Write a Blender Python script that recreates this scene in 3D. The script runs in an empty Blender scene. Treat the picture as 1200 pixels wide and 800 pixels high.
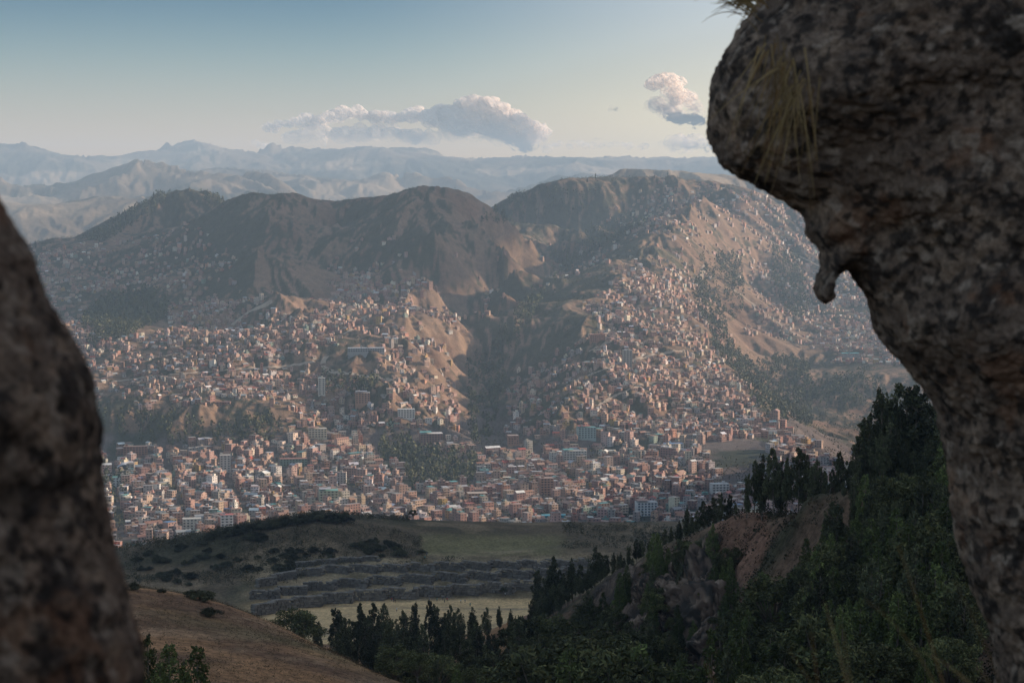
import bpy, bmesh, math, random
import numpy as np
from mathutils import Vector, Matrix, Euler
random.seed(7); RNG = np.random.default_rng(11)
S = bpy.context.scene; COL = S.collection
R = math.radians
# ---------------------------------------------------------------- camera geometry (used to survey the photo)
FPX = 2333.0; PITCH = math.atan(160/FPX)
CPT, SPT = math.cos(PITCH), math.sin(PITCH)
def ray(px, py):
    dx = (px-600)/FPX; dz = -(py-400)/FPX          # forward = 1
    px_, py_, pz_ = dx, CPT+dz*SPT, dz*CPT-SPT
    return np.array([px_/py_, 1.0, pz_/py_])
def W(px, py, Y):
    r = ray(px, py); return r*Y
def proj(x, y, z):
    d = y*CPT - z*SPT; u = y*SPT + z*CPT
    return 600+FPX*x/d, 400-FPX*u/d

# ---------------------------------------------------------------- numpy noise
def _h(ix, iy, s):
    n = (ix.astype(np.int64)*374761393 + iy.astype(np.int64)*668265263 + s*1442695041) & 0xffffffff
    n = ((n ^ (n >> 13))*1274126177) & 0xffffffff
    n = n ^ (n >> 16)
    return (n & 0xffffff)/16777215.0
def vnoise(x, y, s=0):
    ix = np.floor(x); iy = np.floor(y); fx = x-ix; fy = y-iy
    fx = fx*fx*fx*(fx*(fx*6-15)+10); fy = fy*fy*fy*(fy*(fy*6-15)+10)
    a = _h(ix, iy, s); b = _h(ix+1, iy, s); c = _h(ix, iy+1, s); d = _h(ix+1, iy+1, s)
    return (a+(b-a)*fx+(c-a)*fy+(a-b-c+d)*fx*fy)*2-1
def fbm(x, y, o=5, s=0, g=0.5):
    t = 0; a = 1.0; n = 0
    for k in range(o):
        t = t+a*vnoise(x, y, s+k*17); n += a; a *= g
        x, y = x*1.62+y*1.18+3.1, -x*1.18+y*1.62+7.7
    return t/n
def ss(a, b, x):
    t = np.clip((x-a)/(b-a), 0, 1); return t*t*(3-2*t)

# ---------------------------------------------------------------- surveyed heights: (px, py, distance)
CP = []   # theta, ln r, z
def add(x, y, z):
    CP.append((math.atan2(x, y), math.log(math.hypot(x, y)), z))
def line(pts, step=25, back=None, lift=0):
    P = []
    for a, b in zip(pts[:-1], pts[1:]):
        n = max(1, int(math.hypot(b[0]-a[0], b[1]-a[1])/step))
        for k in range(n):
            t = k/n; P.append([a[i]+(b[i]-a[i])*t for i in range(3)])
    P.append(list(pts[-1]))
    for p in P:
        w = W(*p); add(w[0], w[1], w[2]+lift)
        if back:
            for f, d in back:
                add(w[0]*f, w[1]*f, w[2]-d)
# around the viewpoint
for a in range(0, 360, 30):
    add(2*math.sin(R(a)), 2*math.cos(R(a)), -1.7)
    add(12*math.sin(R(a)), 12*math.cos(R(a)), -5.0 if abs(a-180) > 90 else -1.5)
for px in (-400, 0, 300, 600, 900, 1200, 1600):
    add(*W(px, 1150, 30)); add(*W(px, 1000, 60)); add(*W(px, 900, 100))
# near brown hill
line([(-400,640,350),(60,672,335),(100,680,328),(150,689,320),(200,693,312),(260,712,298),(320,738,288),(380,762,278),(430,785,268),(470,800,258),(520,835,245)], 22, [(1.12,8),(1.28,24)])
line([(-300,800,215),(150,806,215),(300,812,220),(400,822,225)], 50)
line([(200,900,140),(600,900,140)], 100)
# grove in the hollow, slope down to the plain
line([(300,790,470),(380,800,440),(450,812,430),(520,815,430),(600,815,430)], 40)
line([(330,757,560),(480,765,560),(560,768,560),(620,770,560)], 50)
line([(330,738,690),(450,737,700),(600,733,700)], 50)
line([(250,728,800),(330,722,820),(450,712,850),(560,705,875),(660,700,890)], 40)
# fortress hill: base of wall, top of terraces, lawns, brow
line([(-300,740,830),(100,735,830),(200,728,830),(300,722,835),(361,711,862),(400,705,873),(445,701,880),(490,699,884),(550,695,890),(619,690,897),(700,686,905),(800,684,905)], 40)
line([(300,690,880),(340,676,900),(400,663,912),(450,657,916),(500,655,919),(560,653,922),(640,650,925),(720,648,925)], 40)
line([(500,645,940),(560,642,950),(650,640,955)], 40)
line([(-300,720,960),(60,662,960),(140,645,965),(190,636,968),(250,624,972),(310,612,975),(370,603,978),(400,604,985),(440,607,992),(480,610,1000),(600,612,1020),(700,611,1035),(780,612,1045),(900,614,1050),(1100,620,1060),(1500,640,1060)], 30, [(1.03,5),(1.10,35),(1.25,120)])
line([(200,668,925),(280,655,930),(360,634,945)], 40)
# right-hand ridge with cliff
line([(600,748,500),(640,728,480),(700,690,440),(730,668,420),(760,652,400),(800,640,382),(850,616,360),(900,600,340),(940,590,322),(980,586,310),(1020,587,304),(1060,594,300),(1110,604,292),(1250,600,280),(1600,600,280)], 22, [(1.12,9),(1.28,26),(1.5,45)])
line([(620,800,430),(680,772,395),(720,765,370),(760,760,350),(800,748,335),(830,735,330),(840,700,345),(840,660,354)], 30)
line([(650,860,330),(750,840,300),(850,795,270),(950,770,245),(1050,760,225),(1200,740,215)], 40)
line([(700,950,230),(900,900,190),(1100,870,170),(1300,850,160)], 60)
line([(860,735,318),(920,725,300),(980,700,280),(1050,690,262)], 40)
# valley floor with the city (drop 335 m)
for x in range(-1500, 1601, 200):
    for y, z in ((1500,-330),(1750,-338),(1950,-338),(2150,-335),(2350,-332)):
        if y/ x if x else True:
            add(x, y, z)
line([(60,532,2560),(130,530,2560),(250,522,2560),(330,520,2570),(400,512,2640),(480,515,2640),(560,522,2620),(640,528,2600),(720,530,2570),(800,540,2480),(880,562,2330),(960,575,2260),(1100,580,2230)], 40)
# bluff below the left suburb
line([(100,500,2640),(180,484,2650),(250,476,2660),(320,478,2680),(380,476,2740),(430,480,2740)], 40)
line([(100,440,2900),(200,430,2900),(300,440,2880),(380,450,2850)], 50)
line([(80,380,3300),(150,385,3250),(230,385,3250),(300,390,3250)], 50)
# hill with trees on top, far left
line([(-200,330,4700),(40,291,4600),(70,281,4650),(110,273,4750),(140,257,4850),(165,242,4950),(180,231,5000),(200,230,5000),(225,224,5000),(245,226,5000),(262,236,4950),(300,262,4900)], 25, [(1.08,60),(1.2,160)])
line([(140,320,4200),(190,290,4450),(220,262,4700)], 30)
# second and third brow
line([(215,268,4400),(250,246,4350),(290,231,4300),(310,228,4300),(330,229,4300),(350,235,4300),(375,247,4280),(388,251,4280),(400,247,4280),(430,238,4260),(470,223,4250),(500,217,4250),(520,219,4250),(550,233,4250),(575,246,4280),(600,258,4300),(622,276,4320)], 20, [(1.08,50),(1.2,130)])
line([(315,250,4150),(300,300,3800),(325,350,3450),(380,390,3150),(430,425,2950),(455,465,2750)], 30, lift=14)
line([(250,290,4150),(235,340,3750),(250,390,3350)], 30, lift=-22)
line([(392,270,4250),(395,310,3950),(375,350,3650),(350,385,3350)], 30, lift=-24)
line([(500,240,4150),(515,280,3900),(500,330,3600),(480,370,3300),(480,410,3050),(490,450,2850)], 30, lift=12)
line([(545,260,4130),(590,290,3980),(600,315,3850),(585,350,3600),(545,385,3350),(522,410,3180),(512,440,3010),(515,470,2850),(525,498,2700)], 25, lift=8)
line([(450,300,3900),(440,350,3500),(430,390,3200)], 30, lift=-18)
# main ravine and the side valley feeding it
line([(700,293,5100),(672,312,4850),(645,330,4620),(625,345,4400),(604,370,4120),(575,398,3820),(556,420,3570),(548,445,3350),(545,475,3100),(550,500,2920),(562,520,2750)], 14, lift=-16)
line([(820,236,5300),(780,256,5200),(740,274,5050),(700,293,4900)], 20, lift=-5)
# right-hand mountain: skyline, left flank brows
line([(560,262,5200),(580,247,5300),(600,234,5300),(620,228,5300),(650,218,5300),(680,217,5300),(713,221,5300),(730,213,5350),(745,209,5400),(767,207,5400),(800,210,5400),(833,215,5450),(850,218,5500),(900,228,5500),(960,240,5500),(1050,255,5400),(1200,285,5300),(1500,300,5200)], 22, [(1.07,50),(1.18,140)])
line([(590,262,5050),(640,262,4950),(680,262,4950),(640,300,4650)], 25)
line([(735,240,5300),(700,262,5050),(665,288,4750)], 25, lift=8)
# the dark-flanked spur that carries the right-hand suburb
line([(850,226,5250),(825,240,4920),(797,262,4560),(774,285,4300),(752,312,4040),(730,338,3810),(716,362,3610),(706,388,3390),(697,412,3190),(688,440,3000),(676,468,2830),(655,495,2700)], 16, lift=20)
line([(805,300,4270),(800,340,3930),(792,390,3520),(780,440,3130),(762,490,2780)], 30)
line([(870,245,5200),(862,275,4850),(840,310,4450),(825,345,4100),(832,385,3700),(850,415,3450),(872,448,3180),(900,478,2980),(925,503,2800),(955,532,2600),(975,550,2450)], 22, lift=10)
# valley right of it and the far right slope
line([(905,270,5200),(890,310,4800),(862,350,4500),(862,388,4150),(885,420,3850),(905,455,3600),(935,490,3300),(962,515,3050),(990,540,2800),(1030,560,2550)], 22, lift=-8)
line([(960,265,5250),(950,300,5000),(950,345,4650),(975,390,4250),(1010,410,3950),(1040,440,3650),(1000,470,3500),(985,495,3330),(1040,512,3100),(1080,540,2850)], 28)
line([(1100,330,4700),(1120,400,4000),(1150,480,3300),(1300,480,3200)], 40)
line([(-300,420,3300),(-100,400,3500),(-200,500,2600)], 60)
# low country beyond
for th in range(-40, 41, 5):
    add(6400*math.sin(R(th)), 6400*math.cos(R(th)), -260)
# gentle hill behind the right mountain
line([(600,262,6800),(640,240,6900),(673,224,6950),(697,212,7000),(715,204,7000),(735,197,7000),(757,198,7050),(780,201,7100),(833,204,7200),(900,210,7300),(1000,215,7300)], 22, [(1.1,120)])
# sunlit hills far left, intermediate ranges
line([(-200,230,8200),(0,236,8200),(33,246,8300),(67,244,8300),(117,228,8400),(140,233,8300),(173,231,8300),(210,245,8200),(280,262,8000)], 25, [(1.08,120)])
line([(-200,290,7300),(33,290,7200),(100,275,7500)], 40)
line([(-200,232,10500),(0,214,10500),(30,218,10300),(57,232,10200),(90,222,10300),(117,205,10400),(145,194,10500),(167,186,10600),(207,198,10600),(233,207,10500),(287,211,10400),(333,223,10200),(370,240,9900),(400,249,9600),(500,262,9200),(600,262,9500)], 22, [(1.08,150)])
line([(270,195,13500),(330,205,13000),(420,216,12500),(470,205,12500),(520,215,12500),(560,235,12000),(600,225,12500),(650,208,12800),(700,206,13000),(800,212,13500)], 30, [(1.07,120)])
line([(-200,160,16500),(-60,168,16500),(0,171,16500),(27,170,16500),(40,174,16500),(53,185,16500),(65,193,16600),(87,188,16700),(113,192,16800),(143,188,16800),(160,192,17000),(180,182,17000),(197,173,17000),(213,173,17000),(227,169,17000),(247,171,17000),(267,177,17000),(287,183,17000),(303,183,17000),(320,173,17000),(330,171,17000),(353,176,17000),(377,175,17200),(400,176,17200),(423,174,17300),(460,173,17300),(493,178,17300),(507,183,17300),(523,191,17300),(547,187,17500),(560,189,17500),(573,186,17500),(587,189,17500),(600,184,17500),(620,182,17500),(647,187,17500),(680,188,17500),(707,189,17700),(733,183,17700),(757,188,17700),(800,190,17800),(827,187,17800),(845,190,17800),(900,185,18000),(1100,190,18000),(1500,190,18000)], 16, [(1.12,500)])
line([(-200,228,14200),(0,226,14300),(200,226,14500),(400,224,14800),(600,222,15000),(850,222,15200)], 40)
for th in range(-180, 180, 20):
    if abs(th) > 25:
        for r, z in ((100,-25),(400,-60),(1500,-120),(4000,-100),(8000,0),(16000,300)):
            add(r*math.sin(R(th)), r*math.cos(R(th)), z)
    add(21500*math.sin(R(th)), 21500*math.cos(R(th)), 0)

C = np.array(CP)
def ker(u, v): return np.sqrt(u*u+v*v+0.0006**2)
A = ker(C[:,None,0]-C[None,:,0], C[:,None,1]-C[None,:,1])
n = len(C)
M_ = np.zeros((n+1, n+1)); M_[:n,:n] = A - np.eye(n)*0.0012; M_[n,:n] = M_[:n,n] = 1
sol = np.linalg.solve(M_, np.append(C[:,2], 0))
def base_h(th, lr):
    t = th.ravel(); l = lr.ravel(); o = np.empty(t.size); w = sol[:n]; cx = C[:,0]; cy = C[:,1]
    for i in range(0, t.size, 2000):
        du = t[i:i+2000,None]-cx; dv = l[i:i+2000,None]-cy
        du *= du; dv *= dv; du += dv; du += 3.6e-7; np.sqrt(du, out=du)
        o[i:i+2000] = du @ w + sol[n]
    return o.reshape(th.shape)

# fan-shaped sheet round the viewpoint: fine where the photo looks, coarse elsewhere
TF = R(17.5); NF = 900
th_f = np.linspace(-TF, TF, NF)
th_s = TF + (np.arange(1, 60)/60.0)**1.5*(math.pi-TF)
TH = np.concatenate([-th_s[::-1], th_f, th_s])
rr = [1.0, 1.6, 2.4]
while rr[-1] < 1250: rr.append(rr[-1]*(1.03 if rr[-1] < 150 else 1.006 if rr[-1] < 280 else 1.003 if rr[-1] < 450 else 1.006 if rr[-1] < 800 else 1.0022 if rr[-1] < 1060 else 1.01))
while rr[-1] < 1950: rr.append(rr[-1]+25)
while rr[-1] < 5700: rr.append(rr[-1]+8)
while rr[-1] < 19000: rr.append(rr[-1]*1.0038)
while rr[-1] < 21500: rr.append(rr[-1]*1.02)
RR = np.array(rr); LR = np.log(RR)
TT, LL = np.meshgrid(TH, LR)
# coarse evaluation then cubic refinement along both axes
def refine(src, xs, xd):
    i = np.clip(np.searchsorted(xs, xd)-1, 1, len(xs)-3); Wm = np.zeros((len(xd), len(xs)))
    x0, x1, x2, x3 = xs[i-1], xs[i], xs[i+1], xs[i+2]
    for X, P, o in ((x0,(x1,x2,x3),-1),(x1,(x0,x2,x3),0),(x2,(x0,x1,x3),1),(x3,(x0,x1,x2),2)):
        w = 1.0
        for q in P: w = w*(xd-q)/(X-q)
        Wm[np.arange(len(xd)), i+o] = w
    return Wm
thc = np.concatenate([-th_s[::-1][:-1], np.linspace(-TF*1.03, TF*1.03, 330), th_s[1:]])
lrc = LR[np.unique(np.concatenate([np.arange(0, len(LR), 3), [len(LR)-1, len(LR)-2]]))]
tc, lc = np.meshgrid(thc, lrc)
Hc = base_h(tc, lc)
H = refine(None, lrc, LR) @ Hc @ refine(None, thc, TH).T
H[RR < 2.2] = -1.72
X = np.exp(LL)*np.sin(TT); Y = np.exp(LL)*np.cos(TT); RAD = np.exp(LL)
# hill to the right (west), outside the picture; it keeps the evening sun off the foreground
def west(x, y):
    xin = np.maximum(215, 0.27*y+130); xc = 1000+0.12*np.maximum(y, 0)
    hc = np.interp(y, [-1500,-600,300,900,1300,1800,2300,2700,3050,3400], [150,370,450,500,510,430,390,300,110,0])
    up = ss(0, 1, (x-xin)/(xc-xin)); dn = 1-ss(0, 1, (x-xc-200)/900)
    return hc*up*dn
WB = west(X, Y)
H = H*(1-ss(0, 60, WB)*0) + np.where(WB > 0, np.maximum(WB*1.0, 0), 0)
def grad(Hh):
    gl = np.gradient(Hh, axis=0)/np.gradient(LL, axis=0)/RAD       # d/dr
    gt = np.gradient(Hh, axis=1)/np.gradient(TT, axis=1)/RAD       # tangential
    s, c = np.sin(TT), np.cos(TT)
    return gl*s+gt*c, gl*c-gt*s
def gullies(x, y, gx, gy, lam, s):
    """one octave of down-slope gullies: stripes along the fall line"""
    px, py = x/lam, y/lam; g = np.sqrt(gx*gx+gy*gy)+1e-6
    dx, dy = -gy/g, gx/g; ix, iy = np.floor(px), np.floor(py)
    h = 0; ddx = 0; ddy = 0; wt = 0
    for a in (-1, 0, 1):
        for b in (-1, 0, 1):
            jx = _h(ix+a, iy+b, s)*0.8; jy = _h(ix+a, iy+b, s+5)*0.8
            vx = px-(ix+a+jx); vy = py-(iy+b+jy)
            w = np.exp(-(vx*vx+vy*vy)*2.0); ph = (vx*dx+vy*dy)*2*math.pi*1.25
            cs, sn = np.cos(ph), np.sin(ph)
            h = h+cs*w; ddx = ddx-sn*dx*w; ddy = ddy-sn*dy*w; wt = wt+w
    return h/wt, ddx/wt, ddy/wt
XX, YY = X, Y
far = ss(2450, 2750, RAD)
Hs = H.copy(); gx, gy = grad(Hs)
def erode(Hh, gx, gy, lams, amp, mask, seed, lo=.10):
    rows = np.nonzero(mask.max(1) > 0)[0]; r0, r1 = rows[0], rows[-1]+1; full = np.zeros_like(H)
    X, Y, mask = XX[r0:r1], YY[r0:r1], mask[r0:r1]; gx, gy = gx[r0:r1], gy[r0:r1]
    X, Y = X[:, 40:-40], Y[:, 40:-40]; gx, gy = gx[:, 40:-40], gy[:, 40:-40]
    tot = 0; a = amp; ax, ay = gx.copy(), gy.copy()
    for k, lam in enumerate(lams):
        hh, dx, dy = gullies(X+40*vnoise(X/300, Y/300, 3), Y+40*vnoise(X/300, Y/300, 4), ax, ay, lam, seed+k*31)
        sl = np.clip(np.sqrt(gx*gx+gy*gy)/0.28, lo, 1.15)
        tot = tot+a*hh*sl
        ax = ax+dx*a*2*math.pi*1.25/lam*0.8; ay = ay+dy*a*2*math.pi*1.25/lam*0.8
        a *= 0.6
    full[r0:r1, 40:-40] = tot*mask[:, 40:-40]
    return full
m_mid = far*(1-ss(5900, 6500, RAD)); m_far = ss(7700, 10000, RAD); m_fm = ss(5900, 6500, RAD)*(1-m_far)
E = erode(H, gx, gy, [300, 140, 72, 38, 20], 9.5, m_mid, 100)
E = E + erode(H, gx, gy, [1500, 720, 350, 170, 90], 48.0, m_far, 300, .4) + erode(H, gx, gy, [420, 200, 100, 50], 15.0, m_fm, 500, .2)
E = E + m_mid*4*fbm(X/220, Y/220, 5, 40) + m_far*20*fbm(X/900, Y/900, 5, 41)
# foreground relief
m_near = ss(40, 120, RAD)*(1-ss(1050, 1150, RAD))
E = E + m_near*(1.1*fbm(X/45, Y/45, 6, 50)+ 0.35*fbm(X/8, Y/8, 3, 51))
E = E + (1-ss(60, 120, RAD))*ss(8,30,RAD)*0.5*fbm(X/8, Y/8, 4, 52)
# cliff strata and crags on the right ridge
PX, PY = proj(X, Y, H)
crag = ss(640, 700, PX)*(1-ss(850, 880, PX))*ss(655, 675, PY)*(1-ss(300,290,RAD))*ss(300,320,RAD)*(1-ss(430,450,RAD))
E = E + crag*(4.5*(.62-np.abs(fbm(X/17, Y/22, 5, 60, .6))*2.3)+2.4*(.5-np.abs(fbm(X/6, Y/6, 5, 61, .62))*2.2)-1.5)
rs_ = (PX > 600)*ss(180,210,RAD)*(1-ss(430,470,RAD))
E = E + rs_*(1-crag)*(3.0*(.4-np.abs(fbm(X/24,Y/24,5,62,.55))*2))
E = E + (ss(0, 1, (X-300)/300)*(RAD < 3000)*(RAD > 200))*14*fbm(X/150, Y/150, 5, 70)
H = H+E
# terraces on the steep suburb slopes (small steps)
GX, GY = grad(H); SLOPE = np.sqrt(GX*GX+GY*GY)
PX, PY = proj(X, Y, H)
nr, nc = H.shape
def hz(x, y):
    """height of the sheet at world points"""
    x = np.asarray(x, float); y = np.asarray(y, float)
    t = np.arctan2(x, y); l = np.log(np.hypot(x, y))
    i = np.clip(np.searchsorted(LR, l)-1, 0, nr-2); j = np.clip(np.searchsorted(TH, t)-1, 0, nc-2)
    a = (l-LR[i])/(LR[i+1]-LR[i]); b = (t-TH[j])/(TH[j+1]-TH[j])
    a = (np.exp(l)-RR[i])/(RR[i+1]-RR[i])
    return (H[i,j]*(1-a)*(1-b)+H[i+1,j]*a*(1-b)+H[i,j+1]*(1-a)*b+H[i+1,j+1]*a*b)
def hgrad(x, y, e=12.0):
    return (hz(x+e, y)-hz(x-e, y))/(2*e), (hz(x, y+e)-hz(x, y-e))/(2*e)
# visible-from-viewpoint table: highest elevation slope up to each row
ELEV = H/RAD; ELMAX = np.maximum.accumulate(ELEV, axis=0)
def visible(x, y, z, tol=0.0006):
    t = np.arctan2(x, y); r = np.hypot(x, y)
    i = np.clip(np.searchsorted(RR, r*0.985)-1, 0, nr-1); j = np.clip(np.searchsorted(TH, t), 0, nc-1)
    return z/r > ELMAX[i, j]-tol
def hit(px, py, rmin=60, rmax=20000):
    """where the line of sight through a photo point meets the ground"""
    r = ray(px, py); s = math.hypot(r[0], 1)
    rs = RR[(RR > rmin) & (RR < rmax)]
    Ys = rs/s; z = hz(r[0]*Ys, Ys); f = np.nonzero(z > r[2]*Ys)[0]
    if len(f) == 0: return None
    k = f[0]
    if k == 0: Yh = Ys[0]
    else:
        a0 = z[k-1]-r[2]*Ys[k-1]; a1 = z[k]-r[2]*Ys[k]; q = -a0/(a1-a0+1e-9); Yh = Ys[k-1]+(Ys[k]-Ys[k-1])*q
    return np.array([r[0]*Yh, Yh, float(hz(r[0]*Yh, Yh))])

def mesh_np(name, verts, faces_flat, sizes, mats=None, smooth=False, midx=None, colors=None):
    me = bpy.data.meshes.new(name); nv = len(verts); nf = len(sizes)
    me.vertices.add(nv); me.vertices.foreach_set('co', np.ascontiguousarray(verts, np.float32).ravel())
    me.loops.add(len(faces_flat)); me.loops.foreach_set('vertex_index', np.ascontiguousarray(faces_flat, np.int32))
    me.polygons.add(nf); st = np.zeros(nf, np.int32); st[1:] = np.cumsum(sizes)[:-1]
    me.polygons.foreach_set('loop_start', st)
    if midx is not None: me.polygons.foreach_set('material_index', np.ascontiguousarray(midx, np.int32))
    if smooth: me.polygons.foreach_set('use_smooth', np.ones(nf, bool))
    for m in mats or []: me.materials.append(m)
    me.update(calc_edges=True); me.validate()
    if colors is not None:
        dom, arr = colors
        at = me.color_attributes.new('Col', 'FLOAT_COLOR', dom)
        at.data.foreach_set('color', np.ascontiguousarray(arr, np.float32).ravel())
    return me
def obj(name, me, parent=None, loc=None, **props):
    o = bpy.data.objects.new(name, me); COL.objects.link(o)
    if parent is not None: o.parent = parent
    if loc is not None: o.location = loc
    for k, v in props.items(): o[k] = v
    return o
def empty(name, loc, label, cat, group=None, rz=0):
    o = bpy.data.objects.new(name, None); COL.objects.link(o); o.location = loc; o.rotation_euler = (0, 0, rz)
    o['label'] = label; o['category'] = cat
    if group: o['group'] = group
    return o

# ---------------------------------------------------------------- materials
def mat(name, rough=0.9):
    m = bpy.data.materials.new(name); m.use_nodes = True; nt = m.node_tree
    b = nt.nodes['Principled BSDF']; b.inputs['Roughness'].default_value = rough
    b.inputs['Specular IOR Level'].default_value = 0.2
    return m, nt, b
def mat_noise(name, c1, c2, scale=1.0, rough=0.9, bump=0.0, c3=None, detail=6, spec=0.2):
    m, nt, b = mat(name, rough); N = nt.nodes; L = nt.links
    b.inputs['Specular IOR Level'].default_value = spec
    tc = N.new('ShaderNodeTexCoord'); n1 = N.new('ShaderNodeTexNoise'); n1.inputs['Scale'].default_value = scale
    n1.inputs['Detail'].default_value = detail; L.new(tc.outputs['Object'], n1.inputs['Vector'])
    cr = N.new('ShaderNodeValToRGB'); e = cr.color_ramp.elements
    e[0].position = .35; e[0].color = (*c1, 1); e[1].position = .65; e[1].color = (*c2, 1)
    if c3: x = e.new(.5); x.color = (*c3, 1)
    L.new(n1.outputs['Fac'], cr.inputs['Fac']); L.new(cr.outputs['Color'], b.inputs['Base Color'])
    if bump:
        bp = N.new('ShaderNodeBump'); bp.inputs['Strength'].default_value = 1; bp.inputs['Distance'].default_value = bump
        L.new(n1.outputs['Fac'], bp.inputs['Height']); L.new(bp.outputs['Normal'], b.inputs['Normal'])
    return m
def mat_attr(name, rough=0.9, var=0.0, scale=0.3, spec=0.2, bump=0.0, fine=0.0, rnd=0.0):
    m, nt, b = mat(name, rough); N = nt.nodes; L = nt.links
    b.inputs['Specular IOR Level'].default_value = spec
    a = N.new('ShaderNodeAttribute'); a.attribute_name = 'Col'
    if var:
        tc = N.new('ShaderNodeTexCoord'); n1 = N.new('ShaderNodeTexNoise'); n1.inputs['Scale'].default_value = scale
        n1.inputs['Detail'].default_value = 8; n1.inputs['Roughness'].default_value = .65 if not fine else .72
        L.new(tc.outputs['Object'], n1.inputs['Vector'])
        mr = N.new('ShaderNodeMapRange'); mr.inputs[1].default_value = .3; mr.inputs[2].default_value = .7
        mr.inputs[3].default_value = 1-var; mr.inputs[4].default_value = 1+var
        L.new(n1.outputs['Fac'], mr.inputs[0])
        mx = N.new('ShaderNodeVectorMath'); mx.operation = 'SCALE'
        L.new(a.outputs['Color'], mx.inputs[0]); fac = mr.outputs[0]
        if fine:
            n2 = N.new('ShaderNodeTexNoise'); n2.inputs['Scale'].default_value = fine; n2.inputs['Detail'].default_value = 5; n2.inputs['Roughness'].default_value = .7; L.new(tc.outputs['Object'], n2.inputs['Vector'])
            r2 = N.new('ShaderNodeMapRange'); r2.inputs[1].default_value = .32; r2.inputs[2].default_value = .68; r2.inputs[3].default_value = .5; r2.inputs[4].default_value = 1.5; L.new(n2.outputs['Fac'], r2.inputs[0])
            m2 = N.new('ShaderNodeMath'); m2.operation = 'MULTIPLY'; L.new(fac, m2.inputs[0]); L.new(r2.outputs[0], m2.inputs[1]); fac = m2.outputs[0]
        if rnd:
            oi = N.new('ShaderNodeObjectInfo'); r3 = N.new('ShaderNodeMapRange'); r3.inputs[3].default_value = 1-rnd; r3.inputs[4].default_value = 1+rnd; L.new(oi.outputs['Random'], r3.inputs[0])
            m4 = N.new('ShaderNodeMath'); m4.operation = 'MULTIPLY'; L.new(fac, m4.inputs[0]); L.new(r3.outputs[0], m4.inputs[1]); fac = m4.outputs[0]
        L.new(fac, mx.inputs['Scale'])
        L.new(mx.outputs[0], b.inputs['Base Color'])
        if bump:
            bp = N.new('ShaderNodeBump'); bp.inputs['Distance'].default_value = bump
            L.new(n1.outputs['Fac'], bp.inputs['Height']); L.new(bp.outputs['Normal'], b.inputs['Normal'])
    else: L.new(a.outputs['Color'], b.inputs['Base Color'])
    return m
# ---------------------------------------------------------------- ground colour (what the land is covered with)
def mixc(c, col, w): return c*(1-w[...,None])+np.array(col)*w[...,None]
n1 = fbm(X/260, Y/260, 6, 200); n2 = fbm(X/60, Y/60, 5, 210); n3 = fbm(X/16, Y/16, 4, 220)
nf1 = fbm(X/1300, Y/1300, 6, 230)
col = np.ones(H.shape+(3,))*np.array([.20,.135,.09])
col = mixc(col, [.26,.165,.115], ss(.0,.5,n2)*.8)
col = mixc(col, [.15,.085,.055], ss(.1,.5,fbm(X/120,Y/120,5,260))*.6)
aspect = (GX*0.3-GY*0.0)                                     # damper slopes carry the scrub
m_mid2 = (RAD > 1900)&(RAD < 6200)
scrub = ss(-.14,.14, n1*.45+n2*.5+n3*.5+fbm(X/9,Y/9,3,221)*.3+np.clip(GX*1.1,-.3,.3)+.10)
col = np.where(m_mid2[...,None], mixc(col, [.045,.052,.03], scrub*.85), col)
# valley floors are wooded
lay = (H-(fbm(X/600,Y/600,2,9)*0))
# far country: straw and pale green
fc = np.ones(H.shape+(3,))*np.array([.16,.125,.09]); fc = mixc(fc, [.05,.055,.04], ss(-.1,.25,nf1*.7+fbm(X/350,Y/350,5,240)*.6)*.8)
fc = mixc(fc, [.29,.225,.155], ss(.1,.4,fbm(X/500,Y/500,5,250)))
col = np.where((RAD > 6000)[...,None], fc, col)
# city floor: dusty asphalt, lots and yards
cf = (RAD > 1100)&(H < -300)&(RAD < 3000)
cc = np.ones(H.shape+(3,))*np.array([.13,.105,.09]); cc = mixc(cc, [.05,.055,.035], ss(.05,.3,fbm(X/70,Y/70,4,270)))
col = np.where(cf[...,None], cc, col)
# foreground grass
g = np.ones(H.shape+(3,))*np.array([.125,.095,.06]); g = mixc(g, [.062,.058,.034], ss(-.1,.3,fbm(X/50,Y/50,5,280))*.8)
g = mixc(g, [.23,.17,.105], ss(.1,.4,fbm(X/30,Y/30,5,281))*.7)
nzt = 14*fbm(X/22,Y/22,3,285)
fort = (RAD > 600)&(RAD <= 1100)
col = np.where(fort[...,None], g, col)
fieldm = fort*(1-ss(895,903,RAD))*ss(688,696,PY)*ss(250,330,PX+nzt*3)
col = col*(1-fieldm[...,None])+fieldm[...,None]*mixc(np.ones(H.shape+(3,))*np.array([.54,.385,.20]), [.33,.25,.15], ss(.0,.4,fbm(X/40,Y/16,4,283)))

ter = fort*ss(649,655,PY+nzt*.2)*(1-ss(699,704,PY))*ss(270,340,PX+nzt*2)*ss(862,870,RAD)
col = col*(1-ter[...,None])+ter[...,None]*mixc(np.ones(H.shape+(3,))*np.array([.30,.235,.145]), [.17,.135,.08], ss(-.1,.3,fbm(X/14,Y/10,4,284)))
lawn = fort*ss(924,928,RAD)*ss(488,500,PX+nzt*.5)*(1-ss(640,690,PX+nzt*2))*(1-ss(651,653,PY))*ss(622,634,PY+nzt*.3)
col = col*(1-lawn[...,None])+lawn[...,None]*mixc(np.ones(H.shape+(3,))*np.array([.17,.15,.075]), [.24,.19,.11], ss(0,.3,fbm(X/25,Y/9,4,286)))
left = (RAD <= 600)
bh = np.ones(H.shape+(3,))*np.array([.30,.165,.082]); bh = mixc(bh, [.14,.08,.048], ss(-.1,.4,fbm(X/22,Y/14,5,290))*.9); bh = mixc(bh, [.33,.21,.125], ss(.15,.45,fbm(X/9,Y/9,4,291))*.6)
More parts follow.
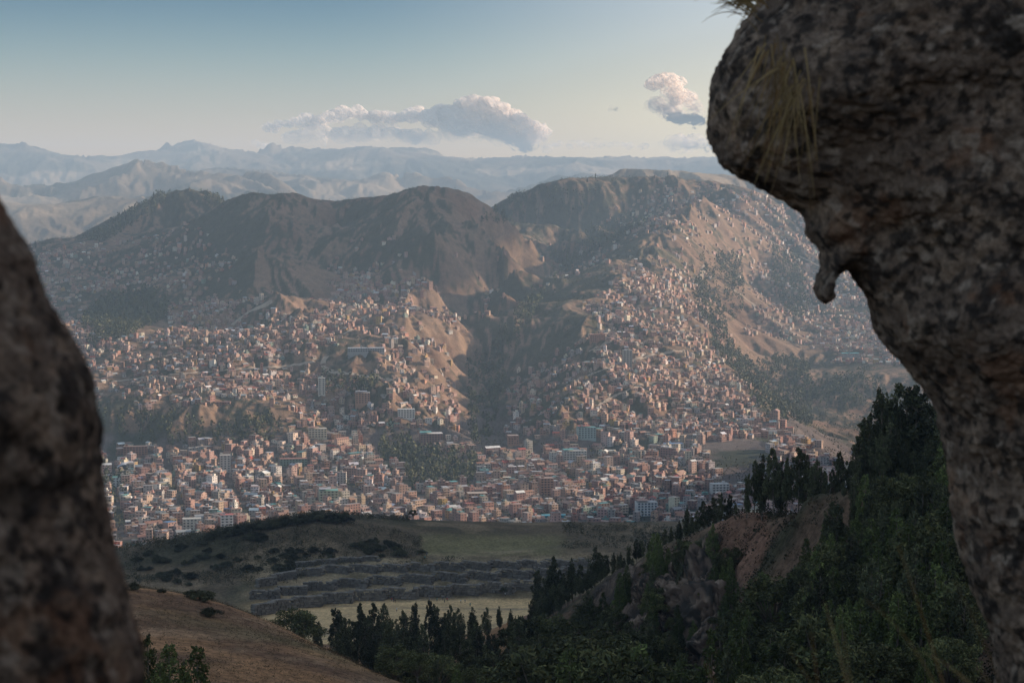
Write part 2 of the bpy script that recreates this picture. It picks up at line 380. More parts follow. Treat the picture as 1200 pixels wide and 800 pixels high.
bh = mixc(bh, [.13,.12,.055], ss(.0,.5,fbm(X/35,Y/35,4,292))*.5)
col = np.where(left[...,None], bh, col)
rt = left & (PX > 600)
rr_ = np.ones(H.shape+(3,))*np.array([.14,.09,.06]); rr_ = mixc(rr_, [.05,.05,.028], ss(-.1,.3,fbm(X/18,Y/18,5,295))*.9)
redm = ss(.0,.25,fbm(X/28,Y/28,4,296)+.9*ss(60,0,np.abs(PX-870))+.5*ss(70,10,np.abs(PX-1000))*ss(640,600,PY)-.25)
rr_ = mixc(rr_, [.23,.125,.085], redm*.8)
rr_ = mixc(rr_, [.10,.072,.055], crag*.9); rr_ = mixc(rr_, [.04,.034,.03], crag*ss(.0,.3,fbm(X/5,Y/16,5,299))*.85); rr_ = mixc(rr_, [.19,.14,.105], crag*ss(.25,.45,fbm(X/3,Y/9,4,298))*.7)
col = np.where(rt[...,None], rr_, col)
near_ = RAD < 60
col = np.where(near_[...,None], np.array([.10,.08,.055]), col)
colA = np.concatenate([col, np.ones(H.shape+(1,))], -1)

idx = np.arange(nr*nc).reshape(nr, nc)
q = np.stack([idx[:-1,:-1], idx[:-1,1:], idx[1:,1:], idx[1:,:-1]], -1).reshape(-1, 4)
wrap = np.stack([idx[:-1,-1], idx[:-1,0], idx[1:,0], idx[1:,-1]], -1)
cen = nr*nc
F = np.concatenate([q.ravel(), wrap.ravel()]); sizes = [4]*(len(q)+len(wrap))
tri = np.stack([np.full(nc, cen), np.roll(idx[0], -1), idx[0]], -1)
F = np.concatenate([F, tri.ravel()]); sizes = np.array(sizes+[3]*nc)
V = np.concatenate([np.stack([X, Y, H], -1).reshape(-1, 3), [[0, 0, -1.75]]])
gm = mat_attr('ground_material', .95, .34, .07, .1, 2.0, .8)
me = mesh_np('ground', V, F, sizes, [gm], True, colors=('POINT', np.concatenate([colA.reshape(-1, 4), [[.1,.08,.05,1]]])))
ground = obj('ground', me, kind='structure')

# ---------------------------------------------------------------- camera, sky, sun, air
S.world = bpy.data.worlds.new('World'); S.world.use_nodes = True
wn = S.world.node_tree.nodes; wl = S.world.node_tree.links
sky = wn.new('ShaderNodeTexSky'); sky.sky_type = 'NISHITA'; sky.sun_disc = False
SUN_AZ, SUN_EL = 72, 15
sky.sun_elevation = R(SUN_EL); sky.sun_rotation = R(SUN_AZ); sky.altitude = 3400
sky.air_density = 2.5; sky.dust_density = 10; sky.ozone_density = 4
# evening sky: warm pale band low down, deep blue just above it on the side away from the sun, warm brightness added overhead to lift the ambient light
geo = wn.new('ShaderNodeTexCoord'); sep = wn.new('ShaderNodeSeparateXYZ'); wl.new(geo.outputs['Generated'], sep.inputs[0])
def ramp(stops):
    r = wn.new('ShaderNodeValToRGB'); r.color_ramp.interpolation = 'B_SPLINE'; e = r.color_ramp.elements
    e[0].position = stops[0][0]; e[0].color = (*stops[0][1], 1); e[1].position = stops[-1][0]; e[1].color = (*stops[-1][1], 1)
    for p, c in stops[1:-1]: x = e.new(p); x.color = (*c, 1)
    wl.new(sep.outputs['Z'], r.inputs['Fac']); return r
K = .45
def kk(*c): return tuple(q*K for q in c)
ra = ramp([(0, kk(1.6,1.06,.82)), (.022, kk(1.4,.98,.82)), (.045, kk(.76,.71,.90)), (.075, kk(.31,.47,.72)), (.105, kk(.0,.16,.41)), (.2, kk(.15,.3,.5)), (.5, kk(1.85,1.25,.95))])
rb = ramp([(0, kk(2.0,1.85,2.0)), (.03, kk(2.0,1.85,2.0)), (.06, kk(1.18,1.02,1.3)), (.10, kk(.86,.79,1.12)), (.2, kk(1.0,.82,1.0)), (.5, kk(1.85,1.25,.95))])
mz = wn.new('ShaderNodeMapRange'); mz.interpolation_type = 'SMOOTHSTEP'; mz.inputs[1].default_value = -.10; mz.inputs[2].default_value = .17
a1 = wn.new('ShaderNodeMath'); a1.operation = 'MULTIPLY_ADD'; a1.inputs[1].default_value = -.6; a1.inputs[2].default_value = .6; wl.new(sep.outputs['Y'], a1.inputs[0])  # also brightens the unseen sky behind the camera, added for warmer ambient light
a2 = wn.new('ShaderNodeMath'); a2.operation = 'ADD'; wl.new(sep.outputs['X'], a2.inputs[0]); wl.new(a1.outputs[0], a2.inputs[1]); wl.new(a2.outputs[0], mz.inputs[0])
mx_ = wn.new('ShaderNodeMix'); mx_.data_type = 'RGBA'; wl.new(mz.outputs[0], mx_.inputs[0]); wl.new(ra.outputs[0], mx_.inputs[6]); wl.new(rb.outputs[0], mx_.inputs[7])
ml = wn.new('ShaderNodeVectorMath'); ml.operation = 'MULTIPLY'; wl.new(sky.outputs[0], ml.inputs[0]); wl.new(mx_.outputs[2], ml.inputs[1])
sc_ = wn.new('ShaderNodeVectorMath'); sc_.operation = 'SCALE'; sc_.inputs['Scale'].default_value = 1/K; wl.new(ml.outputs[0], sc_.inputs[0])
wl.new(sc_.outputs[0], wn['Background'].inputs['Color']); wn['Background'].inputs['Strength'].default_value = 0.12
sl = bpy.data.lights.new('sun', 'SUN'); sl.energy = 5.0; sl.angle = R(.5); sl.color = (1, .78, .60)
so = bpy.data.objects.new('sun', sl); COL.objects.link(so)
sd = Vector((math.cos(R(SUN_EL))*math.sin(R(SUN_AZ)), math.cos(R(SUN_EL))*math.cos(R(SUN_AZ)), math.sin(R(SUN_EL))))
so.rotation_euler = sd.to_track_quat('Z', 'Y').to_euler()
cam = bpy.data.cameras.new('camera'); co = bpy.data.objects.new('camera', cam); COL.objects.link(co); S.camera = co
cam.lens = 70; cam.sensor_width = 36; cam.clip_start = .1; cam.clip_end = 120000
co.rotation_euler = (math.pi/2-PITCH, 0, 0)
cam.dof.use_dof = True; cam.dof.focus_distance = 1500; cam.dof.aperture_fstop = 6.7
S.view_settings.view_transform = 'Standard'; S.view_settings.look = 'None'; S.view_settings.exposure = 0.8
S.cycles.max_bounces = 4; S.cycles.diffuse_bounces = 2; S.cycles.volume_bounces = 0; S.cycles.transparent_max_bounces = 12
S.cycles.use_denoising = True
HAZE = 6.7e-5
hm = bpy.data.materials.new('haze_air'); hm.use_nodes = True; nt = hm.node_tree; nt.nodes.clear()
out = nt.nodes.new('ShaderNodeOutputMaterial'); pv = nt.nodes.new('ShaderNodeVolumePrincipled')
pv.inputs['Density'].default_value = HAZE; pv.inputs['Color'].default_value = (.56, .78, 1, 1); pv.inputs['Anisotropy'].default_value = .1
nt.links.new(pv.outputs[0], out.inputs['Volume'])
zlo, zhi = float(H.min())-1, max(float(H.max()), 600.0)+60
bm = bmesh.new(); bmesh.ops.create_cube(bm, size=2)
for v in bm.verts: v.co = Vector((v.co.x*22000, v.co.y*22000, zlo if v.co.z < 0 else zhi))
me = bpy.data.meshes.new('haze'); bm.to_mesh(me); bm.free(); me.materials.append(hm)
obj('haze', me, kind='stuff', label='thin blue evening haze over the whole valley')
print('TERRAIN', H.shape, 'zmax', H.max(), 'zmin', H.min(), 'cps', n)
# ---------------------------------------------------------------- the town
def inpoly(px, py, P):
    ins = np.zeros(px.shape, bool); j = len(P)-1
    for i in range(len(P)):
        xi, yi = P[i]; xj, yj = P[j]
        c = ((yi > py) != (yj > py)) & (px < (xj-xi)*(py-yi)/(yj-yi+1e-9)+xi); ins ^= c; j = i
    return ins
AREAS = [ # districts: outline as seen from the viewpoint, density
 ([(60,390),(230,350),(330,350),(380,400),(440,420),(430,470),(340,476),(250,478),(110,466),(40,460)], .5),
 ([(20,300),(150,285),(240,270),(300,330),(230,352),(60,392),(0,400)], .22),
 ([(205,400),(320,390),(330,440),(300,476),(210,470)], .9),
 ([(370,350),(430,328),(520,325),(600,352),(565,392),(536,420),(534,520),(360,520),(345,460)], .66),
 ([(400,285),(600,290),(610,350),(380,352)], .2),
 ([(585,456),(650,412),(700,372),(690,500),(640,520),(585,520)], .42),
 ([(330,478),(560,468),(560,545),(330,545)], .8), ([(95,512),(330,512),(330,548),(95,548)], .8),
 ([(712,340),(760,305),(800,296),(832,330),(832,380),(880,460),(962,536),(930,560),(690,560),(640,525),(660,425)], .76),
 ([(690,250),(800,215),(860,225),(990,240),(1000,300),(900,325),(860,300),(800,290),(720,272)], .36),
 ([(620,300),(720,262),(745,300),(650,352)], .14),
 ([(840,232),(1000,232),(1040,330),(870,300)], .45),
 ([(860,300),(980,262),(1120,300),(1120,470),(1000,455),(960,400),(870,392)], .55),
 ([(1040,300),(1400,330),(1400,560),(1100,560),(1050,470)], .45)]
HOLES = [[(436,500),(486,505),(492,545),(440,545)], [(470,528),(560,532),(560,572),(476,570)], [(826,520),(900,512),(905,566),(845,572)],
 [(872,430),(955,425),(960,490),(890,485)], [(95,345),(195,340),(200,390),(110,396)], [(540,380),(600,360),(588,440),(566,522),(540,520)],
 [(112,480),(330,482),(330,514),(112,524)], [(376,405),(440,412),(440,440),(376,436)], [(400,392),(448,392),(448,410),(400,410)],
 [(560,435),(590,430),(592,530),(556,525)]]
WALLC = [('brick brown',(.31,.19,.15)),('dusty brick',(.37,.25,.20)),('adobe tan',(.40,.30,.225)),('grey concrete',(.34,.31,.28)),('dull pink',(.46,.32,.27)),
         ('cream',(.55,.48,.38)),('white',(.58,.55,.50)),('ochre',(.38,.25,.11)),('pale green',(.25,.31,.25)),('salmon',(.42,.22,.15))]
WALLP = np.array([.30,.22,.16,.10,.07,.05,.04,.02,.015,.025]); WALLP /= WALLP.sum()
ROOFC = [('terracotta tiled roof',(.29,.165,.12)),('faded tiled roof',(.34,.22,.17)),('flat concrete roof',(.32,.29,.265)),('dusty flat roof',(.37,.30,.245)),('grey metal roof',(.33,.34,.35)),
         ('pale metal roof',(.62,.62,.60)),('turquoise roof',(.10,.30,.29)),('red roof',(.34,.085,.06)),('blue roof',(.09,.17,.30))]
ROOFP_F = np.array([.10,.06,.36,.28,.09,.06,.02,.02,.01]); ROOFP_F /= ROOFP_F.sum()
GLASS = (.035,.04,.045)
class Soup:
    def __init__(s): s.v = []; s.c = []; s.n = 0
    def quad(s, a, b, c, d, col): s.v += [a, b, c, d]; s.c.append(col); s.n += 1
    def box(s, x0, x1, y0, y1, z0, z1, col, top=None, bottom=False):
        p = [(x0,y0,z0),(x1,y0,z0),(x1,y1,z0),(x0,y1,z0),(x0,y0,z1),(x1,y0,z1),(x1,y1,z1),(x0,y1,z1)]
        for f in ((0,1,5,4),(1,2,6,5),(2,3,7,6),(3,0,4,7)): s.quad(*[p[i] for i in f], col)
        s.quad(p[4], p[5], p[6], p[7], top or col)
        if bottom: s.quad(p[3], p[2], p[1], p[0], col)
    def gable(s, x0, x1, y0, y1, z0, h, col, wall, ov=.5):
        if (x1-x0) >= (y1-y0):
            ym = (y0+y1)/2; X0, X1, Y0, Y1 = x0-ov, x1+ov, y0-ov, y1+ov; zl = z0-h*ov/((y1-y0)/2)
            s.quad((X0,Y0,zl),(X1,Y0,zl),(X1,ym,z0+h),(X0,ym,z0+h),col); s.quad((X1,Y1,zl),(X0,Y1,zl),(X0,ym,z0+h),(X1,ym,z0+h),col)
            s.quad((x0,y1,z0),(x0,y0,z0),(x0,ym,z0+h-.05),(x0,ym,z0+h-.06),wall); s.quad((x1,y0,z0),(x1,y1,z0),(x1,ym,z0+h-.05),(x1,ym,z0+h-.06),wall)
        else:
            xm = (x0+x1)/2; X0, X1, Y0, Y1 = x0-ov, x1+ov, y0-ov, y1+ov; zl = z0-h*ov/((x1-x0)/2)
            s.quad((X0,Y1,zl),(X0,Y0,zl),(xm,Y0,z0+h),(xm,Y1,z0+h),col); s.quad((X1,Y0,zl),(X1,Y1,zl),(xm,Y1,z0+h),(xm,Y0,z0+h),col)
            s.quad((x0,y0,z0),(x1,y0,z0),(xm,y0,z0+h-.05),(xm,y0,z0+h-.06),wall); s.quad((x1,y1,z0),(x0,y1,z0),(xm,y1,z0+h-.05),(xm,y1,z0+h-.06),wall)
    def arr(s): return np.array(s.v, float).reshape(-1, 3), np.array(s.c, float)
    def mesh(s, name, m):
        v, c = s.arr(); c4 = np.repeat(np.c_[c, np.ones(len(c))], 4, axis=0)
        return mesh_np(name, v, np.arange(len(v)), np.full(s.n, 4), [m], colors=('CORNER', c4))
wall_m = mat_attr('wall_plaster', .85, .16, .5); roof_m = mat_attr('roofing', .55, .22, .4, .35); win_m = mat_attr('window_glass', .25, 0, 1, .5)
def var(c, k=.18):
    f = 1+RNG.uniform(-k, k); return tuple(min(.8, max(.02, q*f*(1+RNG.uniform(-.05,.05)))) for q in c)
def windows(s, w, d, z0, fl, fh, p, col=GLASS, wd=1.3, hg=1.3, eps=.07):
    """rows of real window panels set a little proud of the four walls"""
    out = []
    for k in range(fl):
        zz = z0+k*fh+1.0
        for (L, nx) in ((w, 0), (d, 1)):
            n_ = max(1, int(L/3.1)); st = L/n_
            for i in range(n_):
                c = -L/2+st*(i+.5)
                for sg in (-1, 1):
                    if RNG.random() > p: continue
                    if nx == 0: out.append((c-wd/2, c+wd/2, sg*(d/2), 0, sg, zz, zz+hg))
                    else: out.append((c-wd/2, c+wd/2, sg*(w/2), 1, sg, zz, zz+hg))
    for a, b, off, ax, sg, za, zb in out:
        o = off+sg*eps
        if ax == 0: q = [(a,o,za),(b,o,za),(b,o,zb),(a,o,zb)]
        else: q = [(o,b,za),(o,a,za),(o,a,zb),(o,b,zb)]
        if sg > 0: q = q[::-1]
        s.quad(*q, col)
def house_spec(flat, near):
    big = RNG.random()
    if flat:
        w, d = RNG.uniform(5.5, 11.5), RNG.uniform(5, 10); fl = int(RNG.choice([1,2,3,4,5,6], p=[.22,.36,.25,.11,.05,.01]))
        if big > .95: w *= 1.8
        gab = RNG.random() < (.45 if fl < 3 else .12)
    else:
        w, d = RNG.uniform(4.4, 9.6), RNG.uniform(3.8, 6); fl = int(RNG.choice([1,2,3,4], p=[.62,.31,.06,.01])); gab = RNG.random() < .5
    wi = int(RNG.choice(len(WALLC), p=WALLP))
    ri = int(RNG.choice([0,1,4,5,3,7], p=[.42,.30,.13,.07,.05,.03])) if gab else int(RNG.choice(len(ROOFC), p=ROOFP_F))
    return dict(w=w, d=d, fl=fl, gab=gab, wi=wi, ri=ri, fh=2.9, wc=var(WALLC[wi][1]), rc=var(ROOFC[ri][1]))
def house_parts(sp, below=2.5, near=True):
    """walls, roof and window panels of one house, in its own axes"""
    wl_, rf, wn_ = Soup(), Soup(), Soup(); w, d, h = sp['w'], sp['d'], sp['fl']*sp['fh']
    wl_.box(-w/2, w/2, -d/2, d/2, -below, h, sp['wc'])
    if sp['gab']: rf.gable(-w/2, w/2, -d/2, d/2, h, min(w, d)*.26, sp['rc'], sp['wc'])
    else:
        rf.box(-w/2-.15, w/2+.15, -d/2-.15, d/2+.15, h, h+.25, tuple(q*1.05 for q in sp['wc']), sp['rc'])
        if RNG.random() < .55:
            a = RNG.uniform(-w/2+.5, w/2-3.5); b = RNG.uniform(-d/2+.5, d/2-3.2); wl_.box(a, a+3, b, b+2.7, h+.25, h+2.6, var(sp['wc'], .1), sp['rc'])
        if RNG.random() < .25:
            rf.box(-w/2+.3, w/2*RNG.uniform(-.2,.9), -d/2+.3, d/2-.3, h+1.9, h+2.05, var(ROOFC[int(RNG.choice([4,5,6,7,0]))][1]))
        if sp['fl'] > 1 and RNG.random() < .35: # balcony slabs on the front
            for k in range(1, sp['fl']): wl_.box(-w/2+.4, w/2-.4, -d/2-1.0, -d/2-.02, k*sp['fh']-.12, k*sp['fh']+.75, tuple(q*1.25 for q in sp['wc']), None, True)
    windows(wn_, w, d, 0, sp['fl'], sp['fh'], .82 if near else .6)
    return wl_, rf, wn_
# candidate plots
cand = []
def try_pts(xs, ys, flat):
    zs = hz(xs, ys); px, py = proj(xs, ys, zs); ok = (px > -60) & (px < 1180) & visible(xs, ys, zs+7, .0004)
    gx_, gy_ = hgrad(xs, ys); sl_ = np.hypot(gx_, gy_)
    dens = np.zeros(xs.shape)
    if flat: dens[(sl_ < .2)] = .88
    jx = px+26*fbm(xs/60, ys/60, 3, 411); jy = py+20*fbm(xs/60, ys/60, 3, 412)
    for P, dd in AREAS: dens = np.where(inpoly(jx, jy, P), np.maximum(dens, dd), dens)
    if not flat: dens[(zs < -306)] = 0
    for P in HOLES: dens[inpoly(px, py, P)] = 0
    cl = .55+.9*(fbm(xs/90, ys/90, 3, 400)+.35) if not flat else .95+0*xs
    dens = dens*np.clip(cl, .1, 1.15)*np.clip(1.6-sl_*1.1, .25, 1)
    ok &= RNG.random(xs.shape) < dens
    for x, y, z, a, b, p1, p2, g_ in zip(xs[ok], ys[ok], zs[ok], gx_[ok], gy_[ok], px[ok], py[ok], sl_[ok]):
        cand.append((x, y, z, a, b, p1, p2, flat, g_))
# flat town: street grid in three quarters of slightly different bearing
step = 11.3
gxs, gys = np.meshgrid(np.arange(-106, 107), np.arange(-5, 105))
keep = (gxs % 6 != 0) & (gys % 5 != 0)
xs0 = gxs[keep]*step+RNG.uniform(-4, 4, keep.sum()); ys0 = 1800+gys[keep]*step*.86+RNG.uniform(-4, 4, keep.sum())
ang0 = .22; xs = xs0*math.cos(ang0)-(ys0-2100)*math.sin(ang0); ys = xs0*math.sin(ang0)+(ys0-2100)*math.cos(ang0)+2100
m = (hz(xs, ys) < -306); try_pts(xs[m], ys[m], True)
gxs, gys = np.meshgrid(np.arange(-1500, 1500, 9.0), np.arange(2400, 5500, 10.4))
xs = (gxs+RNG.uniform(-4, 4, gxs.shape)).ravel(); ys = (gys+RNG.uniform(-4.5, 4.5, gys.shape)).ravel()
m = (hz(xs, ys) >= -306); try_pts(xs[m], ys[m], False)
# landmark buildings: px, base py, width m, depth m, floors, wall, roof, extra, words
LM = [
 (757,603,22,14,5,(.62,.63,.62),(.35,.35,.34),'blue','white five-storey block with blue trimmed windows at the edge of town'),
 (843,578,20,13,4,(.55,.53,.50),(.4,.4,.38),'','pale four-storey block standing alone at the right edge of town'),
 (789,527,24,13,3,(.62,.60,.56),(.10,.19,.34),'','white three-storey building with a blue roof on the right'),
 (476,489,23,13,4,(.60,.58,.52),(.5,.5,.47),'','white four-storey block on the rise below the central spur'),
 (377,462,10,9,8,(.55,.50,.42),(.5,.48,.44),'','tall pale tower block on the terrace at centre left'),
 (425,472,20,15,5,(.40,.23,.15),(.62,.58,.54),'','orange brick block with a white roof edge on the terrace'),
 (429,412,54,18,2,(.33,.33,.32),(.40,.42,.43),'','long grey hall on the central hillside'),
 (264,552,13,12,7,(.55,.50,.44),(.4,.36,.32),'','pale brown tower block with one white side at the left of town'),
 (140,570,16,12,4,(.60,.62,.60),(.14,.34,.30),'','white block with a green roof at the left edge of town'),
 (266,622,13,10,6,(.60,.58,.54),(.45,.12,.10),'','slim white block with a red roof above the bushy slope'),
 (225,620,19,11,4,(.60,.57,.48),(.5,.48,.42),'','cream four-storey block with gridded windows, lower left'),
 (385,592,21,16,6,(.40,.40,.28),(.16,.36,.30),'','ochre tower with balconies and a green roof edge by the hilltop bushes'),
 (159,533,30,12,4,(.27,.15,.11),(.30,.2,.15),'','long brown brick apartment row under the left bluff'),
 (372,512,24,14,4,(.56,.50,.38),(.5,.46,.38),'','cream terraced block with deep balconies, upper centre left'),
 (344,545,34,12,3,(.20,.26,.20),(.30,.13,.09),'','long green walled building with a reddish roof'),
 (559,589,22,14,4,(.44,.26,.16),(.45,.36,.28),'','orange four-storey block behind the fortress lawns'),
 (640,580,15,13,7,(.38,.22,.15),(.35,.25,.2),'','tall brown tower block behind the fortress hill'),
 (505,520,30,18,5,(.28,.16,.12),(.66,.63,.60),'','large dark brick block with a long white roof, centre'),
 (673,541,30,14,5,(.45,.45,.42),(.4,.38,.34),'','banded grey block with strip windows, centre right'),
 (687,513,24,14,5,(.32,.40,.38),(.12,.30,.30),'','banded block with a teal roof under the shaded slope'),
 (700,400,24,10,4,(.36,.2,.14),(.55,.25,.17),'','tall brick block with a pink roof, alone on the left of the right spur'),
 (996,417,34,14,2,(.33,.3,.27),(.07,.42,.44),'','long turquoise roofed hall far up the right slope'),
 (649,606,26,8,1,(.07,.40,.52),(.10,.36,.45),'','low bright turquoise stall building at the foot of town'),
 (611,602,26,12,1,(.60,.55,.52),(.50,.13,.10),'','low white building with a red gabled roof behind the brow'),
 (735,430,14,11,9,(.35,.33,.29),(.3,.28,.25),'','slender grey tower in the middle of the right spur'),
 (601,520,14,12,4,(.36,.2,.14),(.4,.3,.25),'','lone brick block at the foot of the ravine'),
]
cxy = []; HID = 0; lmpos = []; near_list = []
for (px, py, w, d, fl, wc, rc, ex, words) in LM:
    h0 = hit(px, py, 1500)
    lmpos.append((h0, words))
    near_list.append((h0[0], h0[1], float(hz(h0[0], h0[1])), .16 if h0[1] < 2700 else .1, dict(w=w, d=d, fl=fl, gab=(fl == 1 and w > 25 and 'red' in words), wi=6, ri=2, fh=2.9, wc=wc, rc=rc, ex=ex), words, (px, py)))
cand_np = np.array([(c[0], c[1]) for c in cand])
alive = np.ones(len(cand), bool)
for (h0, words), L in zip(lmpos, LM): alive &= np.hypot(cand_np[:,0]-h0[0], (cand_np[:,1]-h0[1])) > max(L[2], L[3])*.5+8
# nothing on the road beds
cand = [c for c, a in zip(cand, alive) if a]
# dirt roads climbing the slopes
road_m = mat_noise('road_dirt', (.30,.24,.18), (.38,.31,.24), .2)
ROADQ = []
def road(pts, w=6, name='dirt_road', m=None, rmin=1500):
    P = []
    for a, b in zip(pts[:-1], pts[1:]):
        n_ = max(1, int(math.hypot(b[0]-a[0], b[1]-a[1])/3))
        for k in range(n_): P.append(hit(a[0]+(b[0]-a[0])*k/n_, a[1]+(b[1]-a[1])*k/n_, rmin))
    P = [p for p in P if p is not None]; Q = [P[0]]
    for p in P[1:]:
        if np.hypot(*(p-Q[-1])[:2]) < 70: Q.append(p)
    Q = np.array(Q)
    for _ in range(2): Q[1:-1] = (Q[:-2]+2*Q[1:-1]+Q[2:])/4
    ROADQ.append(Q[:, :2])
    vs = []
    for i in range(len(Q)):
        t_ = Q[min(i+1, len(Q)-1)]-Q[max(i-1, 0)]; nn = np.array([-t_[1], t_[0]])/(np.hypot(t_[0], t_[1])+1e-6)
        for s_ in (-1, 0, 1):
            x, y = Q[i][0]+nn[0]*w/2*s_, Q[i][1]+nn[1]*w/2*s_; vs.append((x, y, float(hz(x, y))+.7))
    f = []
    for i in range(len(Q)-1):
        for s_ in (0, 1): f += [i*3+s_, i*3+s_+1, i*3+s_+4, i*3+s_+3]
    obj(name, mesh_np(name, np.array(vs), f, np.full(len(f)//4, 4), [m or road_m]), kind='structure')
road([(272,381),(280,374),(290,366),(305,360),(322,352)], 8)
road([(225,392),(240,388),(255,382),(268,376)], 7)
road([(383,418),(377,426),(381,433),(395,437),(415,439),(440,443),(462,447)], 8)
road([(424,374),(436,368),(448,361),(462,354)], 8)
road([(402,392),(414,386),(425,376)], 6)
road([(827,312),(818,330),(808,352),(800,372),(790,392)], 9)
road([(838,470),(842,462),(848,452),(856,446)], 6)
road([(590,372),(602,360),(612,345),(618,330)], 9)
road([(700,476),(724,462),(750,452),(780,446),(812,446),(845,456)], 5)
road([(668,448),(700,436),(735,424),(770,415),(806,410)], 5)
road([(690,412),(720,398),(752,388),(790,380),(822,378)], 4)
road([(130,448),(180,441),(230,437),(280,433),(330,430),(372,424)], 5)
road([(180,420),(225,411),(262,404),(300,397)], 4)
road([(400,352),(432,346),(470,344),(508,342)], 4)
road([(860,340),(890,362),(925,388),(960,404)], 5)
road([(880,270),(920,292),(960,312),(990,330)], 5)
RQ = np.concatenate(ROADQ)
cand = [c for c in cand if np.min(np.abs(RQ[:,0]-c[0])+np.abs(RQ[:,1]-c[1])) > 9]
specs = []
for c in cand:
    sp = house_spec(c[7], True)
    ang = .15+1.3*float(vnoise(np.array([c[0]/170]), np.array([c[1]/170]), 77)[0])+RNG.normal(0, .07) if c[7] else (math.atan2(-c[3], c[4])*0 + math.atan2(c[4], c[3])-math.pi/2+RNG.normal(0, .12) if c[8] > .06 else RNG.uniform(-.3,.3))
    if not c[7]:
        ang = (ang+math.pi/2) % math.pi-math.pi/2
    area = sp['w']*sp['fl']*2.9/c[1]**2
    specs.append((area*RNG.uniform(.6, 1.0), c, sp, ang))
order = sorted(range(len(specs)), key=lambda i: -specs[i][0]*(visible(np.array([specs[i][1][0]]), np.array([specs[i][1][1]]), np.array([specs[i][1][2]+3]), 0)[0]*1.0))
order = [i for i in order if 100 < specs[i][1][5] < 1110]
single = set(order[:265])
NUMW = ['','second','third','fourth','fifth','sixth','seventh','eighth','ninth','tenth','eleventh','twelfth']
STW = {1:'one-storey',2:'two-storey',3:'three-storey',4:'four-storey',5:'five-storey',6:'six-storey'}
LMS = ['blue-trimmed white block','lone pale block','blue-roofed white building','white spur block','pale terrace tower','orange terrace block','long grey hall','pale brown tower','green-roofed white block','slim red-roofed block','cream gridded block','ochre balcony tower','brown apartment row','cream terraced block','long green building','orange block','brown tower block','dark brick block','banded grey block','teal-roofed block','pink-roofed block','turquoise hall','turquoise stall','low red-roofed building','slender grey tower','lone ravine block']
for i in single:
    _, c, sp, ang = specs[i]; near_list.append((c[0], c[1], c[2], ang, sp, None, (c[5], c[6])))
used = {}
def house_label(sp, pxy, x, y):
    d = [(math.hypot(pxy[0]-L[0], (pxy[1]-L[1])*1.3), k) for k, L in enumerate(LM)]; dd, k = min(d)
    dx, dy = pxy[0]-LM[k][0], pxy[1]-LM[k][1]
    rel = ('right of' if dx > 0 else 'left of') if abs(dx) > abs(dy)*1.5 else (('in front of') if dy > 0 else 'behind')
    if dd > 45: rel = 'far '+rel
    return f"{STW[sp['fl']]} {WALLC[sp['wi']][0]} house, {ROOFC[sp['ri']][0].replace(' tiled','').replace(' concrete','')}, {rel} {LMS[k]}"
pend = []
for it in near_list:
    lab = it[5] or house_label(it[4], it[6], it[0], it[1]); pend.append([lab, it])
grp = {}
for p_ in pend: grp.setdefault(p_[0], []).append(p_)
for lab, L_ in grp.items():
    if len(L_) > 1:
        L_.sort(key=lambda p_: p_[1][6][0])
        for k, p_ in enumerate(L_):
            head = {0:'leftmost'}.get(k, NUMW[min(k, 11)]+' from left')
            p_[0] = f"{head}, {lab}"
for p_ in pend:
    if len(p_[0].split()) > 16:
        q_ = p_[0].split(', '); p_[0] = ', '.join(x for x in q_ if not x.endswith('roof'))
        
nwin = 0; unit_win = {}
def pane_mesh():
    if 'w' not in unit_win:
        s_ = Soup(); s_.box(-.65, .65, -.06, .06, 0, 1.3, GLASS, None, True); unit_win['w'] = s_.mesh('window', win_m)
        s_ = Soup(); s_.box(-.75, .75, -.09, .05, -.12, 0, (.5,.48,.45), None, True); s_.box(-.75,.75,-.09,.05,1.3,1.42,(.5,.48,.45),None,True)
    return unit_win['w']
blue_m = mat_noise('blue_trim_paint', (.06,.16,.34), (.08,.2,.4), 1, .6)
order2 = sorted(range(len(pend)), key=lambda i: -(pend[i][1][4]['w']*pend[i][1][4]['fl']*2.9/pend[i][1][1]**2))
with_windows = set(order2[:75])
for pi, (lab, (x, y, z, ang, sp, words, pxy)) in enumerate(pend):
    kind = 'apartment_building' if sp['fl'] >= 4 else 'house'
    t = empty(kind, (x, y, z), lab, 'apartment building' if sp['fl'] >= 4 else 'house', 'buildings of the town in the valley', ang)
    rough = 3.0+.25*sp['w']
    wl_, rf, wn_ = house_parts(sp, rough, True)
    if pi not in with_windows:
        wl_.v += wn_.v; wl_.c += wn_.c; wl_.n += wn_.n
    else:
        w, d = sp['w'], sp['d']; pm = pane_mesh()
        for k in range(sp['fl']):
            for L, nx in ((w, 0), (d, 1)):
                n_ = max(1, int(L/(3.1 if words is None else 3.6)))
                for i in range(n_):
                    cc_ = -L/2+L/n_*(i+.5)
                    # only the two street fronts the photo shows
                    loc = (cc_, -d/2-.02, k*2.9+.95) if nx == 0 else (w/2+.02, cc_, k*2.9+.95)
                    wo = obj('window', pm, t, loc); wo.rotation_euler = (0, 0, 0 if nx == 0 else math.pi/2)
                    wo.scale = (1.15 if words is None else 1.5, 1, 1.0)
                    nwin += 1
                    if sp.get('ex') == 'blue' and nx == 0:
                        s_ = Soup(); s_.box(-.8, .8, -.12, -.05, -.35, -.05, (.1,.2,.4), None, True)
                        obj('sill', s_.mesh('sill', blue_m), wo)
    obj('wall', wl_.mesh('wall', wall_m), t); obj('roof', rf.mesh('roof', roof_m), t)
